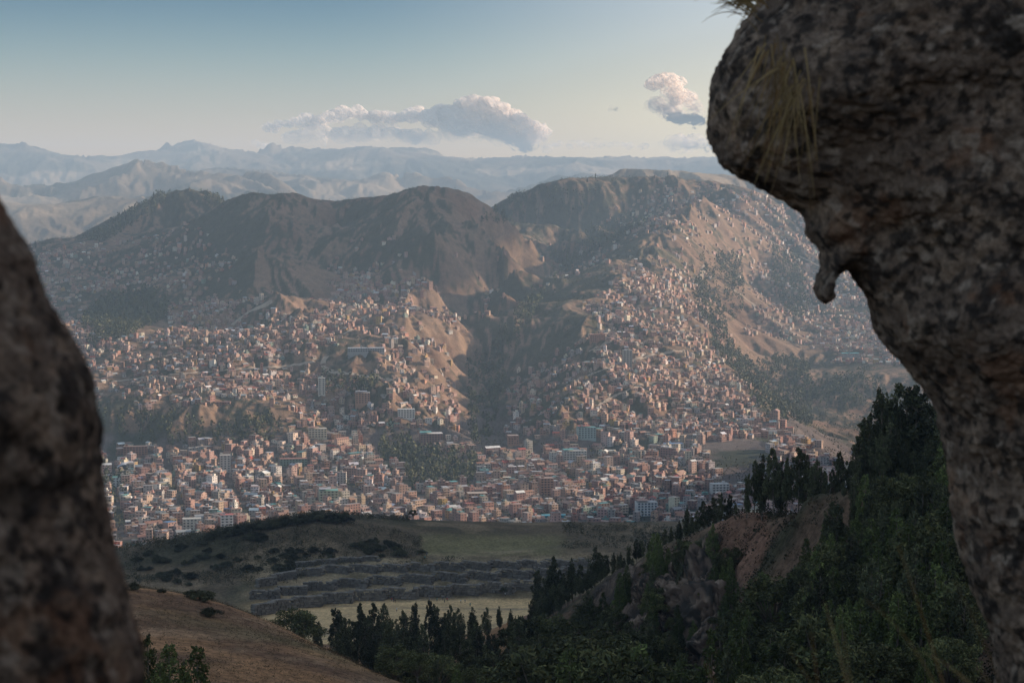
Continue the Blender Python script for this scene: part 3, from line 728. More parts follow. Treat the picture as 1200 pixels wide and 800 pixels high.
# the arched sports hall
h0 = hit(146, 552, 1500); t = empty('sports_hall', (h0[0], h0[1], h0[2]), 'dark arched hall with a pale barrel roof at the left of town', 'hall', None, .2)
s_ = Soup(); s_.box(-9, 9, -14, 14, -3, 4, (.2,.18,.17)); 
r_ = Soup(); A_ = [math.pi*k/10 for k in range(11)]
for a, b in zip(A_[:-1], A_[1:]):
    r_.quad((9.2*math.cos(a),-14.3,4+6*math.sin(a)),(9.2*math.cos(b),-14.3,4+6*math.sin(b)),(9.2*math.cos(b),14.3,4+6*math.sin(b)),(9.2*math.cos(a),14.3,4+6*math.sin(a)),(.45,.47,.5))
    s_.quad((0,-14,4),(9*math.cos(a),-14,4+5.9*math.sin(a)),(9*math.cos(b),-14,4+5.9*math.sin(b)),(0,-14,4.01),(.05,.06,.07))
obj('wall', s_.mesh('wall', wall_m), t); obj('roof', r_.mesh('roof', roof_m), t)
# all the rest of the town: far past three hundred, one mass of houses
VA, CA = [], []
for i, (_, c, sp, ang) in enumerate(specs):
    if i in single: continue
    wl_, rf, wn_ = house_parts(sp, 3.0+.25*sp['w'] if c[8] < .25 else 4.5+.3*sp['w'], c[1] < 2700)
    wl_.v += rf.v; wl_.c += rf.c; wl_.n += rf.n
    if c[1] < 3600: wl_.v += wn_.v; wl_.c += wn_.c; wl_.n += wn_.n
    v, cc_ = wl_.arr(); ca, sa = math.cos(ang), math.sin(ang)
    VA.append(np.stack([v[:,0]*ca-v[:,1]*sa+c[0], v[:,0]*sa+v[:,1]*ca+c[1], v[:,2]+c[2]], -1)); CA.append(cc_)
VA = np.concatenate(VA); CA = np.concatenate(CA); c4 = np.repeat(np.c_[CA, np.ones(len(CA))], 4, axis=0)
me = mesh_np('town_houses', VA, np.arange(len(VA)), np.full(len(CA), 4), [wall_m], colors=('CORNER', c4))
obj('town_houses', me, kind='stuff', label='thousands of small brick and adobe houses covering the valley floor and slopes')
print('HOUSES', len(specs), 'single', len(pend), 'windows', nwin, 'quads', len(CA))
# ---------------------------------------------------------------- trees and bushes
leaf_m = mat_attr('leaves', .8, .25, .5, .15, 0, 0, .5); bark_m = mat_noise('bark', (.10,.085,.07), (.2,.17,.14), 3, .95)
def leaves_at(cs, rs, n, size, cols, seed, squash=1.0, droop=0.0):
    """n small leaf sprays spread through the clumps cs (centres) with radii rs"""
    r = np.random.default_rng(seed); cs = np.array(cs); rs = np.array(rs)
    wgt = rs**2.2; k = r.choice(len(cs), n, p=wgt/wgt.sum())
    d = r.normal(size=(n, 3)); d /= np.linalg.norm(d, axis=1)[:,None]; rad = r.random(n)**.42
    p = cs[k]+d*rs[k][:,None]*rad[:,None]*np.array([1, 1, squash])
    a = r.normal(size=(n, 3)); a[:,2] -= droop; a /= np.linalg.norm(a, axis=1)[:,None]
    b = np.cross(a, r.normal(size=(n, 3))); b /= np.linalg.norm(b, axis=1)[:,None]
    s = size*r.uniform(.5, 1.4, n)[:,None]
    v = np.stack([p-a*s, p+b*s*.42, p+a*s, p-b*s*.42], 1)
    base = np.array(cols)[r.choice(len(cols), n)]*(1+r.uniform(-.25,.25,(n,1)))
    tone = np.random.default_rng(seed+9).uniform(.75, 1.3, len(cs))
    return v.reshape(-1, 3), base*tone[k][:,None]
def leaf_mesh(name, v, c):
    c4 = np.repeat(np.c_[np.clip(c,0,.5), np.ones(len(c))], 4, axis=0)
    return mesh_np(name, v, np.arange(len(v)), np.full(len(c), 4), [leaf_m], colors=('CORNER', c4))
def tube(s, pts, r0, r1, seg=5):
    n_ = len(pts); rings = []
    for i, p in enumerate(pts):
        r = r0+(r1-r0)*i/(n_-1); rings.append([(p[0]+r*math.cos(2*math.pi*k/seg), p[1]+r*math.sin(2*math.pi*k/seg), p[2]) for k in range(seg)])
    for a, b in zip(rings[:-1], rings[1:]):
        for k in range(seg): s.quad(a[k], a[(k+1)%seg], b[(k+1)%seg], b[k], (.15,.125,.10))
GREEN_E = [(.062,.070,.036),(.080,.086,.042),(.048,.058,.034),(.098,.098,.050)]
GREEN_P = [(.085,.11,.036),(.12,.14,.045),(.065,.085,.032)]
GREEN_O = [(.10,.105,.042),(.135,.13,.052),(.075,.085,.036),(.06,.07,.034)]
GREEN_B = [(.048,.052,.030),(.064,.064,.034),(.080,.072,.040)]
def proto(kind, seed):
    r = random.Random(seed); cs, rs = [], []; s = Soup()
    if kind == 'eucalypt':          # unit height; several upright plumes on a tall stem
        stems = r.choice([1,1,2,2,3]); hw = r.uniform(.11,.17)
        for q in range(stems):
            ox, oy = (r.uniform(-.07,.07), r.uniform(-.07,.07)) if stems > 1 else (0, 0); top = r.uniform(.82, 1) if q else 1.0
            ln = r.uniform(-.04,.04)
            P = [(ox*t+ln*t*t+r.uniform(-.006,.006), oy*t, top*.97*t-.02) for t in [0,.2,.4,.6,.8,1]]; tube(s, P, .012, .003)
            z = r.uniform(.18,.34)
            while z < top:
                t = (z/top); w = hw*(math.sin(min(1, (t-.1)/.9)*math.pi)**.6*.9+.12)*r.uniform(.6,1.25)
                a = r.uniform(0, 6.28); d = w*r.uniform(.2,.85)
                c = (ox*t+ln*t*t+d*math.cos(a), oy*t+d*math.sin(a), z); cs.append(c); rs.append(r.uniform(.030,.062)*(1.25-.75*t))
                tube(s, [(ox*t+ln*t*t, oy*t, z-.05), (c[0], c[1], c[2])], .004, .002, 3)
                z += r.uniform(.006,.022)
            cs.append((ox+ln, oy, top-.02)); rs.append(.018)
        v, c = leaves_at(cs, rs, 5200, .0165, GREEN_E, seed, 1.7, .8)
    elif kind == 'pine':            # young, dense, pointed
        z = .05
        tube(s, [(0,0,-.03),(0,0,.5),(0,0,.98)], .02, .003)
        while z < .97:
            w = .23*(1-z)**.8+.012
            for _ in range(int(5+8*(1-z))):
                a = r.uniform(0, 6.28); d = w*r.uniform(.45, 1.0); cs.append((d*math.cos(a), d*math.sin(a), z+d*.25+r.uniform(-.02,.02))); rs.append(.045*(1.2-z*.7)*r.uniform(.7,1.2))
            z += .035
        v, c = leaves_at(cs, rs, 7500, .016, GREEN_P, seed, 1.3, -.9)
    elif kind == 'broad':
        tube(s, [(0,0,-.03),(.02,0,.2),(0,.02,.45)], .03, .012)
        for _ in range(34):
            a = r.uniform(0, 6.28); b = r.uniform(-.3, 1.3); d = .30*math.cos(b*.9)*r.uniform(.5,1.0)
            c = (d*math.cos(a)*1.15, d*math.sin(a)*1.15, .55+.33*math.sin(b)*r.uniform(.7,1.05)); cs.append(c); rs.append(r.uniform(.06,.12))
            tube(s, [(0,.01,.3), c], .010, .003, 3)
        v, c = leaves_at(cs, rs, 5600, .019, GREEN_O, seed, .8)
    else:                           # shrub, unit height ~ .8 wide .. 1.4
        tube(s, [(0,0,-.1),(0,0,.4)], .05, .02)
        for _ in range(22):
            a = r.uniform(0, 6.28); d = r.uniform(0,.62); cs.append((d*math.cos(a), d*math.sin(a), .62*(1-d*.75)*r.uniform(.5,1.1))); rs.append(r.uniform(.14,.26))
            tube(s, [(0,0,.1), cs[-1]], .02, .008, 3)
        v, c = leaves_at(cs, rs, 2600, .055, GREEN_B, seed, .9)
    return leaf_mesh(kind+'_crown', v, c), s.mesh(kind+'_trunk', mat_attr('bark_'+kind+str(seed), .9, .2, 3))
PR = {k: [proto(k, 50+10*j+i) for i in range(n_)] for j, (k, n_) in enumerate((('eucalypt', 7), ('pine', 4), ('broad', 3), ('shrub', 5)))}
KN = {'eucalypt': 'eucalyptus_tree', 'pine': 'pine_tree', 'broad': 'broad_tree', 'shrub': 'shrub'}
ALLT = []
def plant(kind, px, top, Yd, what, grp_, minh=3, z0=None, zone=''):
    w = W(px, 500, Yd); x, y = w[0], Yd; z = float(hz(x, y)); zt = W(px, top, Yd)[2]; h = zt-z
    if h < minh: h = minh*random.uniform(.9, 1.2)
    ALLT.append((kind, px, x, y, z, h, what, grp_))
def finish_trees():
    rows = {}
    for t in ALLT: rows.setdefault((t[0], t[6]), []).append(t)
    for (kind, what), L_ in rows.items():
        L_.sort(key=lambda t: t[1]); nn = len(L_); hm = sorted(t[5] for t in L_)
        for k, (kd, px, x, y, z, h, wh, gr) in enumerate(L_):
            cm, tm = random.choice(PR[kd])
            size = 'tall' if h > hm[int(nn*.66)] else 'short' if h < hm[int(nn*.33)] else 'mid-sized'
            if nn == 1: lab = wh
            elif k == 0: lab = f"leftmost {wh}"
            elif k == nn-1: lab = f"rightmost {wh}"
            elif k < 12: lab = f"{size} {wh}, {ORD(k+1)} from left"
            elif nn-k <= 12: lab = f"{size} {wh}, {ORD(nn-k)} from right"
            else: lab = f"{size} {wh}, {ORD(k+1)} from left"
            nm = KN[kd]; t = empty(nm, (x, y, z), lab, 'shrub' if kd == 'shrub' else 'tree', gr, random.uniform(0, 6.28))
            sx = h*(random.uniform(.95, 1.3) if kd == 'broad' or 'band' in wh else random.uniform(.8, 1.15)) if kd != 'shrub' else h*random.uniform(1.0, 1.7); t.scale = (sx, sx, h)
            obj('crown', cm, t); obj('trunk', tm, t)
ONES = ['','first','second','third','fourth','fifth','sixth','seventh','eighth','ninth','tenth','eleventh','twelfth','thirteenth','fourteenth','fifteenth','sixteenth','seventeenth','eighteenth','nineteenth']
TENS = {20:'twenty',30:'thirty',40:'forty',50:'fifty',60:'sixty',70:'seventy',80:'eighty',90:'ninety'}
def ORD(n_):
    if n_ < 20: return ONES[n_]
    if n_ % 10 == 0: return TENS[n_][:-1]+'ieth'
    if n_ < 100: return TENS[n_//10*10]+'-'+ONES[n_ % 10]
    return 'hundredth'
rd = random.Random(5)
# grove in the hollow
for px, tp in ((371,728),(391,713),(399,716),(421,707),(437,707),(448,707),(430,722),(463,725),(487,707),(503,704),(511,708),(526,710),(538,713),(553,712),(571,711),(586,710),(598,714),(610,722),(475,716)):
    plant('eucalypt', px, tp, rd.uniform(470, 540), 'dark eucalyptus in the far row of the hollow grove', 'eucalyptus in the hollow grove')
for i in range(26):
    px = 388+i*9.2+rd.uniform(-4,4); plant('eucalypt', px, 722+rd.uniform(0,22)+max(0, (430-px)*.1), rd.uniform(400, 455), 'dark eucalyptus in the middle row of the hollow grove', 'eucalyptus in the hollow grove')
for i in range(20):
    px = 455+i*18+rd.uniform(-7,7); plant('eucalypt' if i % 3 else 'broad', px, (752 if px < 620 else 735)+rd.uniform(-6,20), rd.uniform(300, 350), 'leafy tree along the near edge of the grove' , 'trees at the near edge of the grove')
plant('broad', 344, 705, 500, 'spreading round-headed tree at the left end of the hollow grove', None)
# band climbing the right ridge
B_ = [(628,668),(635,690),(641,675),(649,653),(655,668),(663,672),(672,654),(681,662),(688,668),(697,640),(704,650),(711,650),(720,647),(729,647),(738,640),(747,632),(753,633),(762,634),(771,626),(780,620),(787,618),(795,610),(804,596),(811,602),(818,598),(825,587),(831,592),(837,583),(846,578),(855,580),(863,590)]
for px, tp in B_: plant('eucalypt', px, tp, float(np.interp(px, [620,700,760,860],[505,470,430,375]))+rd.uniform(-6,10), 'dark eucalyptus in the band climbing the right ridge', 'eucalyptus up the right ridge')
for i in range(26):
    px = 622+i*4.8+rd.uniform(-3,3); plant('eucalypt', px, float(np.interp(px,[620,640,700,750],[700,690,672,668]))+rd.uniform(-6,14), float(np.interp(px,[620,700,750],[470,452,430]))+rd.uniform(-8,5), 'lower eucalyptus in front of the right ridge band', 'eucalyptus up the right ridge')
for i in range(15):
    px = 605+i*13+rd.uniform(-5,5); plant('broad' if i % 2 else 'eucalypt', px, 722+rd.uniform(-14,14)+(px-600)*.05, rd.uniform(365, 400) if px < 700 else rd.uniform(300,325), 'rounded tree at the foot of the dark crags', 'trees below the crags')
# ridge-top stand
C_ = [(876,556),(885,540),(894,532),(907,526),(915,540),(923,537),(937,526),(944,532),(952,545),(960,540),(969,552),(977,550),(986,530),(997,540),(1006,512),(1013,487),(1021,505),(1028,498),(1036,458),(1043,470),(1050,474),(1059,452),(1066,462),(1073,454),(1083,466),(1091,476),(1098,484),(1106,500),(1114,512),(1122,520)]
for px, tp in C_: plant('eucalypt', px, tp, float(np.interp(px,[870,980,1120],[350,330,322]))+rd.uniform(-6,14), 'black-green eucalyptus of the stand on the ridge top', 'eucalyptus stand on the ridge top')
for i in range(34):
    px = 990+i*4.2; plant('eucalypt', px, float(np.interp(px,[990,1040,1130],[565,505,540]))+rd.uniform(-12,26), rd.uniform(308, 330), 'slender eucalyptus in front of the ridge-top stand', 'eucalyptus stand on the ridge top')
# scattered trees over the right slope
cnt = 0; tries = 0
while cnt < 165 and tries < 5000:
    tries += 1; px = rd.uniform(858, 1135); Yd = rd.uniform(195, 302); w = W(px, 500, Yd); z = float(hz(w[0], Yd)); qx, qy = proj(w[0], Yd, z)
    if (inpoly(np.array([qx]), np.array([qy]), [(820,600),(905,600),(880,650),(850,760),(800,760)])[0] and rd.random() < .85) or (inpoly(np.array([qx]), np.array([qy]), [(860,675),(935,660),(930,725),(850,735)])[0] and rd.random() < .8): continue
    if qy < 622 and 930 < px < 1040 and rd.random() < .8: continue
    h = rd.uniform(6.5, 12.5)*(1.15 if Yd < 240 else 1); ALLT.append((rd.choice(['eucalypt','pine','pine','eucalypt','pine','broad']), px, w[0], Yd, z, h, 'young tree on the slope under the ridge top', 'young trees on the right slope')); cnt += 1
for i in range(58):
    px = rd.uniform(665, 868); py = float(np.interp(px, [672,700,760,860],[742,712,670,640]))+rd.uniform(4, 120); w = hit(px, py, 220, 480)
    if w is not None: ALLT.append((rd.choice(['pine','broad','eucalypt','pine']), px, w[0], w[1], w[2]-.1, rd.uniform(4.5, 9.5), 'small tree rooted among the cliff crags', 'small trees on the cliff'))
# nearest trees along the bottom edge
for px, tp, Yd, kd in ((640,742,235,'broad'),(668,755,225,'pine'),(700,728,240,'broad'),(728,738,230,'broad'),(752,752,225,'pine'),(775,760,222,'broad'),(800,768,215,'pine'),(836,736,215,'pine'),(865,733,212,'pine'),(905,772,190,'broad'),(940,740,200,'pine'),(968,702,200,'broad'),(990,708,195,'pine'),(1012,735,188,'broad'),(1035,712,205,'pine'),(1060,742,190,'broad'),(1088,752,185,'pine'),(1118,735,190,'broad'),(610,770,250,'eucalypt'),(585,760,260,'eucalypt'),(560,775,262,'broad'),(535,778,258,'pine'),(510,772,262,'eucalypt'),(488,782,262,'broad')):
    plant(kd, px, tp, Yd, 'bright green tree among the nearest along the bottom edge', 'nearest trees along the bottom', 5)
for px, tp, Yd in ((170,742,150),(195,752,148),(228,753,146),(212,772,140),(184,775,142)):
    plant('pine', px, tp, Yd, 'young conifer in front of the brown hill', 'young conifers by the brown hill', 5)
# bushes: brown hill
for px, py, r_ in ((245,719,1.6),(236,700,2.0),(226,697,1.6),(157,688,1.4),(189,691,.8),(222,694,1.0),(241,702,1.5)):
    w = hit(px, py+3, 150); ALLT.append(('shrub', px, w[0], w[1], w[2], r_, 'low dark bush on the brown hill', 'bushes on the brown hill'))
# bushes: fortress hill
for i in range(48):
    px = 246+i*3.4+rd.uniform(-2,2); py = float(np.interp(px,[150,250,310,370,400,410],[645,625,614,605,606,608]))
    w = hit(px, py+3+rd.uniform(0,3), 800, 1100)
    if w is not None: ALLT.append(('shrub', px, w[0], w[1], w[2], rd.uniform(3,5.4), 'bush in the dark hedge along the fortress hill brow', 'bushes on the fortress hill'))
for i in range(95):
    cx_, cy_, sx_, sy_ = rd.choice([(180,660,45,10),(240,650,40,9),(300,655,35,8),(360,650,40,7),(455,640,14,5),(470,650,18,3),(300,632,10,3),(320,668,30,6),(215,680,40,7),(430,640,10,6)])
    px, py = rd.gauss(cx_, sx_*.6), rd.gauss(cy_, sy_*.6); w = hit(px, py, 750, 1100)
    if w is not None and px > 130: ALLT.append(('shrub', px, w[0], w[1], w[2], rd.uniform(2,4.2), 'bush scattered on the slope of the fortress hill', 'bushes on the fortress hill'))
w = hit(484, 609, 800, 1100); ALLT.append(('broad', 484, w[0], w[1], w[2], 6.0, 'single round tree on the brow of the fortress hill', None))
w = hit(405, 613, 800, 1100); ALLT.append(('broad', 405, w[0], w[1], w[2], 6.0, 'small dark tree at the right end of the brow hedge', None))
w = hit(590, 698, 700, 1000); ALLT.append(('broad', 590, w[0], w[1], w[2], 4.6, 'small bare-stemmed tree by the foot of the zigzag walls', None))
# single trees standing on the far skylines
for px, py, h in ((42,291,22),(147,258,24),(180,232,20),(186,231,22),(193,231,20),(203,231,18),(243,229,20),(250,231,18),(767,209,14),(782,204,16),(730,193,18),(698,209,18),(688,213,15)):
    w = hit(px, py+2.0, 3500)
    if w is not None: ALLT.append(('eucalypt', px, w[0], w[1], w[2], h, 'far-off tree standing on the skyline of the middle hills', 'trees on the skyline'))
finish_trees()
# woods and scattered trees far away: uncountable, one object each kind
def tuft(n_, seed):
    r = np.random.default_rng(seed); d = r.normal(size=(n_, 3)); d /= np.linalg.norm(d, axis=1)[:,None]
    return d
def far_wood(name, label, pts, hs, cols, k=16, wid=.26, seed=3):
    r = np.random.default_rng(seed); pts = np.array(pts); hs = np.array(hs); n_ = len(pts)
    t = r.random((n_, k)); a = r.uniform(0, 6.28, (n_, k)); rad = np.sqrt(r.random((n_, k)))*wid*np.sin(np.clip(t*.9+.08, 0, 1)*math.pi)**.7
    P = np.stack([pts[:,0,None]+rad*np.cos(a)*hs[:,None], pts[:,1,None]+rad*np.sin(a)*hs[:,None], pts[:,2,None]+t*hs[:,None]], -1).reshape(-1, 3)
    s = np.repeat(hs, k)*r.uniform(.07,.15,n_*k); A_ = r.normal(size=(n_*k,3)); A_[:,2] *= 1.5; A_ /= np.linalg.norm(A_, axis=1)[:,None]
    B2 = np.cross(A_, r.normal(size=(n_*k,3))); B2 /= np.linalg.norm(B2, axis=1)[:,None]
    v = np.stack([P-A_*s[:,None], P+B2*s[:,None]*.8, P+A_*s[:,None], P-B2*s[:,None]*.8], 1).reshape(-1, 3)
    c = np.repeat(np.array(cols)[r.choice(len(cols), n_)]*(1+r.uniform(-.25,.3,(n_,1))), k, axis=0)
    obj(name, leaf_mesh(name, v, c), kind='stuff', label=label)
def in_areas(PP, n_, r0=2000, r1=5600, sd=1):
    """random ground points that fall inside the surveyed outlines"""
    r = np.random.default_rng(sd); th = r.uniform(-R(14.5), R(12.5), n_); rad = np.sqrt(r.uniform(r0**2, r1**2, n_))
    x, y = rad*np.sin(th), rad*np.cos(th); z = hz(x, y); px, py = proj(x, y, z); ok = visible(x, y, z+8, .0006)
    m = np.zeros(n_, bool)
    for P in PP: m |= inpoly(px, py, P)
    return x, y, z, px, py, m & ok
WOODS = [[(822,300),(850,325),(852,395),(888,438),(872,456),(838,415),(812,350)],[(868,440),(890,428),(915,418),(945,425),(955,455),(950,500),(900,492),(880,470)],[(95,380),(120,350),(165,338),(198,345),(196,372),(150,395),(105,410)],
 [(436,508),(455,500),(484,508),(490,540),(450,545)],[(470,535),(520,530),(560,540),(556,570),(480,572)],[(115,482),(190,486),(240,500),(330,488),(328,516),(200,524),(115,510)],
 [(545,430),(580,400),(600,372),(626,340),(640,345),(600,420),(575,520),(552,520)],[(840,300),(870,300),(872,360),(860,380),(838,340)],[(905,290),(935,300),(950,360),(930,380),(905,340)],
 [(560,262),(600,232),(640,222),(700,222),(680,250),(600,262)],[(640,300),(690,270),(740,250),(760,262),(700,298),(650,330)],[(376,440),(440,446),(450,466),(376,462)],
 [(940,450),(1010,440),(1040,460),(1000,480),(950,475)],[(150,250),(190,226),(205,224),(180,250),(120,285),(100,282)],[(235,224),(262,235),(262,246),(240,240)],[(120,560),(150,560),(150,590),(122,590)]]
x, y, z, px, py, m = in_areas(WOODS, 60000, sd=4)
far_wood('distant_wood', 'dark woods filling the ravines and patches between the suburbs', np.stack([x,y,z-.5],-1)[m], RNG.uniform(9,19,m.sum()), GREEN_E, 20)
r_ = np.random.default_rng(8); n_ = 190000; th = r_.uniform(-R(14.5), R(12.5), n_); rad = np.sqrt(r_.uniform(1900**2, 5500**2, n_)); x, y = rad*np.sin(th), rad*np.cos(th); z = hz(x, y)
gx_, gy_ = hgrad(x, y); px, py = proj(x, y, z)
dn = ss(-.05,.35, fbm(x/260,y/260,5,200)*.5+fbm(x/60,y/60,4,210)*.7+np.clip(gx_*1.0,-.3,.3)+.05)*.7+.03
dn = np.where(z < -318, .12, dn); m = (r_.random(n_) < dn) & visible(x, y, z+4, .0005)
far_wood('hillside_scrub', 'scattered dark scrub and small trees over the far hills', np.stack([x,y,z-.4],-1)[m], np.where(z[m] < -318, r_.uniform(5,11,m.sum()), r_.uniform(1.8,6.5,m.sum())), GREEN_B+GREEN_E, 9, .45, 6)
# rough grass and low scrub close to the viewer's hills
def grass_stuff(name, label, r0, r1, n_, hmin, hmax, cols, test, sd, k=7):
    r = np.random.default_rng(sd); th = r.uniform(-R(15), R(15), n_); rad = np.exp(r.uniform(math.log(r0), math.log(r1), n_)); x, y = rad*np.sin(th), rad*np.cos(th); z = hz(x, y)
    px, py = proj(x, y, z); m = test(px, py, x, y) & visible(x, y, z+1, .002) & (r.random(n_) < .35+1.2*np.clip(fbm(x/14,y/14,3,sd)+.2,0,1))
    far_wood(name, label, np.stack([x,y,z-.03],-1)[m], r.uniform(hmin, hmax, m.sum()), cols, k, .7, sd)
grass_stuff('dry_grass', 'tussocks of dry brown grass on the near hill', 215, 345, 60000, .2, .6, [(.12,.08,.045),(.15,.10,.055),(.09,.065,.035),(.07,.065,.03)], lambda px, py, x, y: (px < 620), 21)
grass_stuff('slope_scrub', 'low green and brown scrub on the right slope', 180, 400, 26000, .5, 1.7, [(.045,.05,.026),(.06,.058,.03),(.10,.07,.04),(.035,.04,.022)], lambda px, py, x, y: (px > 640)&~((px < 850)&(py < 730)&(px > 700)&(fbm(x/9,y/9,2,5) < .1)), 22, 20)
grass_stuff('terrace_scrub', 'patches of low dark scrub on the fortress hill', 790, 1060, 60000, .9, 2.6, [(.045,.05,.028),(.06,.06,.034),(.08,.07,.04)], lambda px, py, x, y: (py < 686)&((px < 480)|(py > 612))&(fbm(x/40,y/25,4,33) > np.where(px < 420, -.12, .06))&~((px > 495)&(px < 660)&(py < 655)), 23, 14)
# ---------------------------------------------------------------- zigzag stone walls
stone_m = mat_attr('limestone_blocks', .95, .3, .6, .1)
def stone_wall(pts, label, height, zig=4.0, period=15.0, th=2.2):
    P = []
    for a, b in zip(pts[:-1], pts[1:]):
        n_ = max(1, int(abs(b[0]-a[0])/4))
        for k in range(n_): P.append(hit(a[0]+(b[0]-a[0])*k/n_, a[1]+(b[1]-a[1])*k/n_, 780, 1040))
    P = [p for p in P if p is not None]; P = np.array(P); P[2:-2] = (P[:-4]+P[1:-3]+P[2:-2]+P[3:-1]+P[4:])/5
    d = np.r_[0, np.cumsum(np.hypot(*np.diff(P[:, :2], axis=0).T))]; L_ = d[-1]
    s = Soup(); rr2 = random.Random(int(L_)); u = 0; zz = []
    def at(u, off=0):
        x, y = np.interp(u, d, P[:,0]), np.interp(u, d, P[:,1]); e = 3
        tx, ty = np.interp(u+e, d, P[:,0])-np.interp(u-e, d, P[:,0]), np.interp(u+e, d, P[:,1])-np.interp(u-e, d, P[:,1]); l = math.hypot(tx, ty)+1e-6
        ph = (u/period) % 1; zg = zig*(ph*1.25 if ph < .8 else (1-ph)*5)
        return x+ty/l*(zg+off), y-tx/l*(zg+off), tx/l, ty/l
    for course in range(9):
        hb = height/4.2*(1.15-.08*course); z0 = sum(height/4.2*(1.15-.08*c) for c in range(course))-1.0
        u = rr2.uniform(0, 1)
        if z0 > height+.2: break
        while u < L_-2:
            w = rr2.uniform(1.0, 2.9)*(1.15-.1*course); gone = z0 > height-1.2 and rr2.random() < .12
            if not gone:
                x, y, tx, ty = at(u+w/2, rr2.uniform(-.05,.18)); x0, y0, _, _ = at(u, 0); zb = float(hz(x, y))
                a = math.atan2(ty, tx)+rr2.uniform(-.08,.08)
                ph = ((u+w/2)/period) % 1; a -= (.26 if ph < .8 else -.9)*(zig/4)
                ca, sa = math.cos(a), math.sin(a); b = Soup(); c = rr2.uniform(.75, 1.25); g_ = (.175*c,.16*c,.14*c)
                j = .12; hh = hb*rr2.uniform(.85,1.02)
                b.box(-w/2+.02, w/2-.02, -.2, th, z0+.01, z0+hh, g_)
                arr_ = np.array(b.v)
                # chamfer the face by pulling its rim in
                arr_[:,0] *= np.where(arr_[:,1] < 0, .92, 1); arr_[:,2] = np.where((arr_[:,1] < 0), z0+hh/2+(arr_[:,2]-z0-hh/2)*.9, arr_[:,2])
                s.v += [(x+p[0]*ca-p[1]*sa, y+p[0]*sa+p[1]*ca, zb+p[2]) for p in arr_]; s.c += b.c; s.n += b.n
            u += w
    t = obj('stone_wall', s.mesh('stone_wall', stone_m)); t['label'] = label; t['category'] = 'stone wall'; t['group'] = 'zigzag walls of the fortress'
stone_wall([(296,722),(320,716),(361,710),(400,705),(445,701),(490,699),(550,695),(619,690),(700,686)], 'lowest zigzag wall of grey boulders, along the edge of the plain', 4.4)
stone_wall([(292,702),(330,697),(370,690),(420,685),(490,680),(560,677),(620,674),(700,671)], 'middle zigzag wall of grey stone between the two terraces', 3.3)
stone_wall([(300,688),(340,676),(385,670),(430,669),(490,667),(560,665),(640,663),(720,661)], 'highest zigzag wall of grey stone under the green lawns', 3.4, 3.0, 13)
stone_wall([(345,664),(400,658),(450,656)], 'short broken stone wall above the bend of the highest zigzag wall', 2.0, 1.5, 11)
# crags and boulders of the right-hand ridge
crag_m = mat_attr('crag_rock', .95, .4, .9, .1, .5)
def crag_mesh(sd_):
    r = np.random.default_rng(sd_); bm0 = bmesh.new(); bmesh.ops.create_icosphere(bm0, subdivisions=5, radius=1); uv = np.array([v.co[:] for v in bm0.verts]); fc_ = np.array([[v.index for v in f.verts] for f in bm0.faces]); bm0.free()
    p = uv.copy()
    for _ in range(16):                                   # planes split off a rough ball: angular faces
        n_ = r.normal(size=3); n_[2] *= .5; n_ /= np.linalg.norm(n_); d_ = r.uniform(.45,.85); k = p@n_; p = p-np.clip(k-d_, 0, None)[:,None]*n_*.93
    nz_ = fbm(uv[:,0]*3+uv[:,2]*2, uv[:,1]*3-uv[:,2]*2.4, 5, sd_, .6); rg = np.abs(fbm(uv[:,0]*5+uv[:,2]*1.5, uv[:,1]*5+uv[:,0]-uv[:,2]*1.5, 5, sd_+4, .65)); p = p*(1+.16*nz_-.45*np.exp(-rg*9)*.5)[:,None]
    c = np.ones((len(p),3))*np.array([.12,.085,.065]); c = mixc(c, [.03,.025,.024], ss(.02,.12,-rg+.12)); c = mixc(c, [.045,.04,.035], ss(-.05,.2,fbm(uv[:,0]*4+9,uv[:,1]*4+uv[:,2]*3,4,sd_+1))); c = mixc(c, [.27,.20,.15], ss(.1,.4,fbm(uv[:,0]*5,uv[:,2]*5+uv[:,1],4,sd_+2))*.8)
    return mesh_np('rock_outcrop', p, fc_.ravel(), np.full(len(fc_), 3), [crag_m], False, colors=('POINT', np.c_[c, np.ones(len(c))]))
CR = [crag_mesh(900+k) for k in range(6)]; rq = random.Random(12); crs = []
for k in range(44):
    px = rq.uniform(655, 852); top = float(np.interp(px, [655,700,760,850],[745,712,672,650])); w = hit(px, rq.uniform(top, min(785, top+95)), 250, 480)
    if w is not None: crs.append((px, w, rq.uniform(1.4, 4.6)))
for k in range(14):
    w = hit(rq.uniform(815, 850), rq.uniform(665, 760), 250, 480)
    if w is not None: crs.append((830, w, rq.uniform(3.5, 7)))
crs.sort(key=lambda t: proj(*t[1])[0])
for k, (px, w, r_) in enumerate(crs):
    o = obj('rock_outcrop', rq.choice(CR), None, (w[0], w[1], w[2]-.25*r_)); o.scale = (r_*rq.uniform(.8,1.3), r_*rq.uniform(.8,1.2), r_*rq.uniform(.8,1.7)); o.rotation_euler = (rq.uniform(-.3,.3), rq.uniform(-.3,.3), rq.uniform(0,6.28))
    sz = 'large' if r_ > 4.8 else 'small' if r_ < 2.6 else 'mid-sized'
    o['label'] = f"{sz} angular dark crag of the right ridge cliff, {ORD(k+1)} from left"; o['category'] = 'rock'; o['group'] = 'crags of the right ridge cliff'
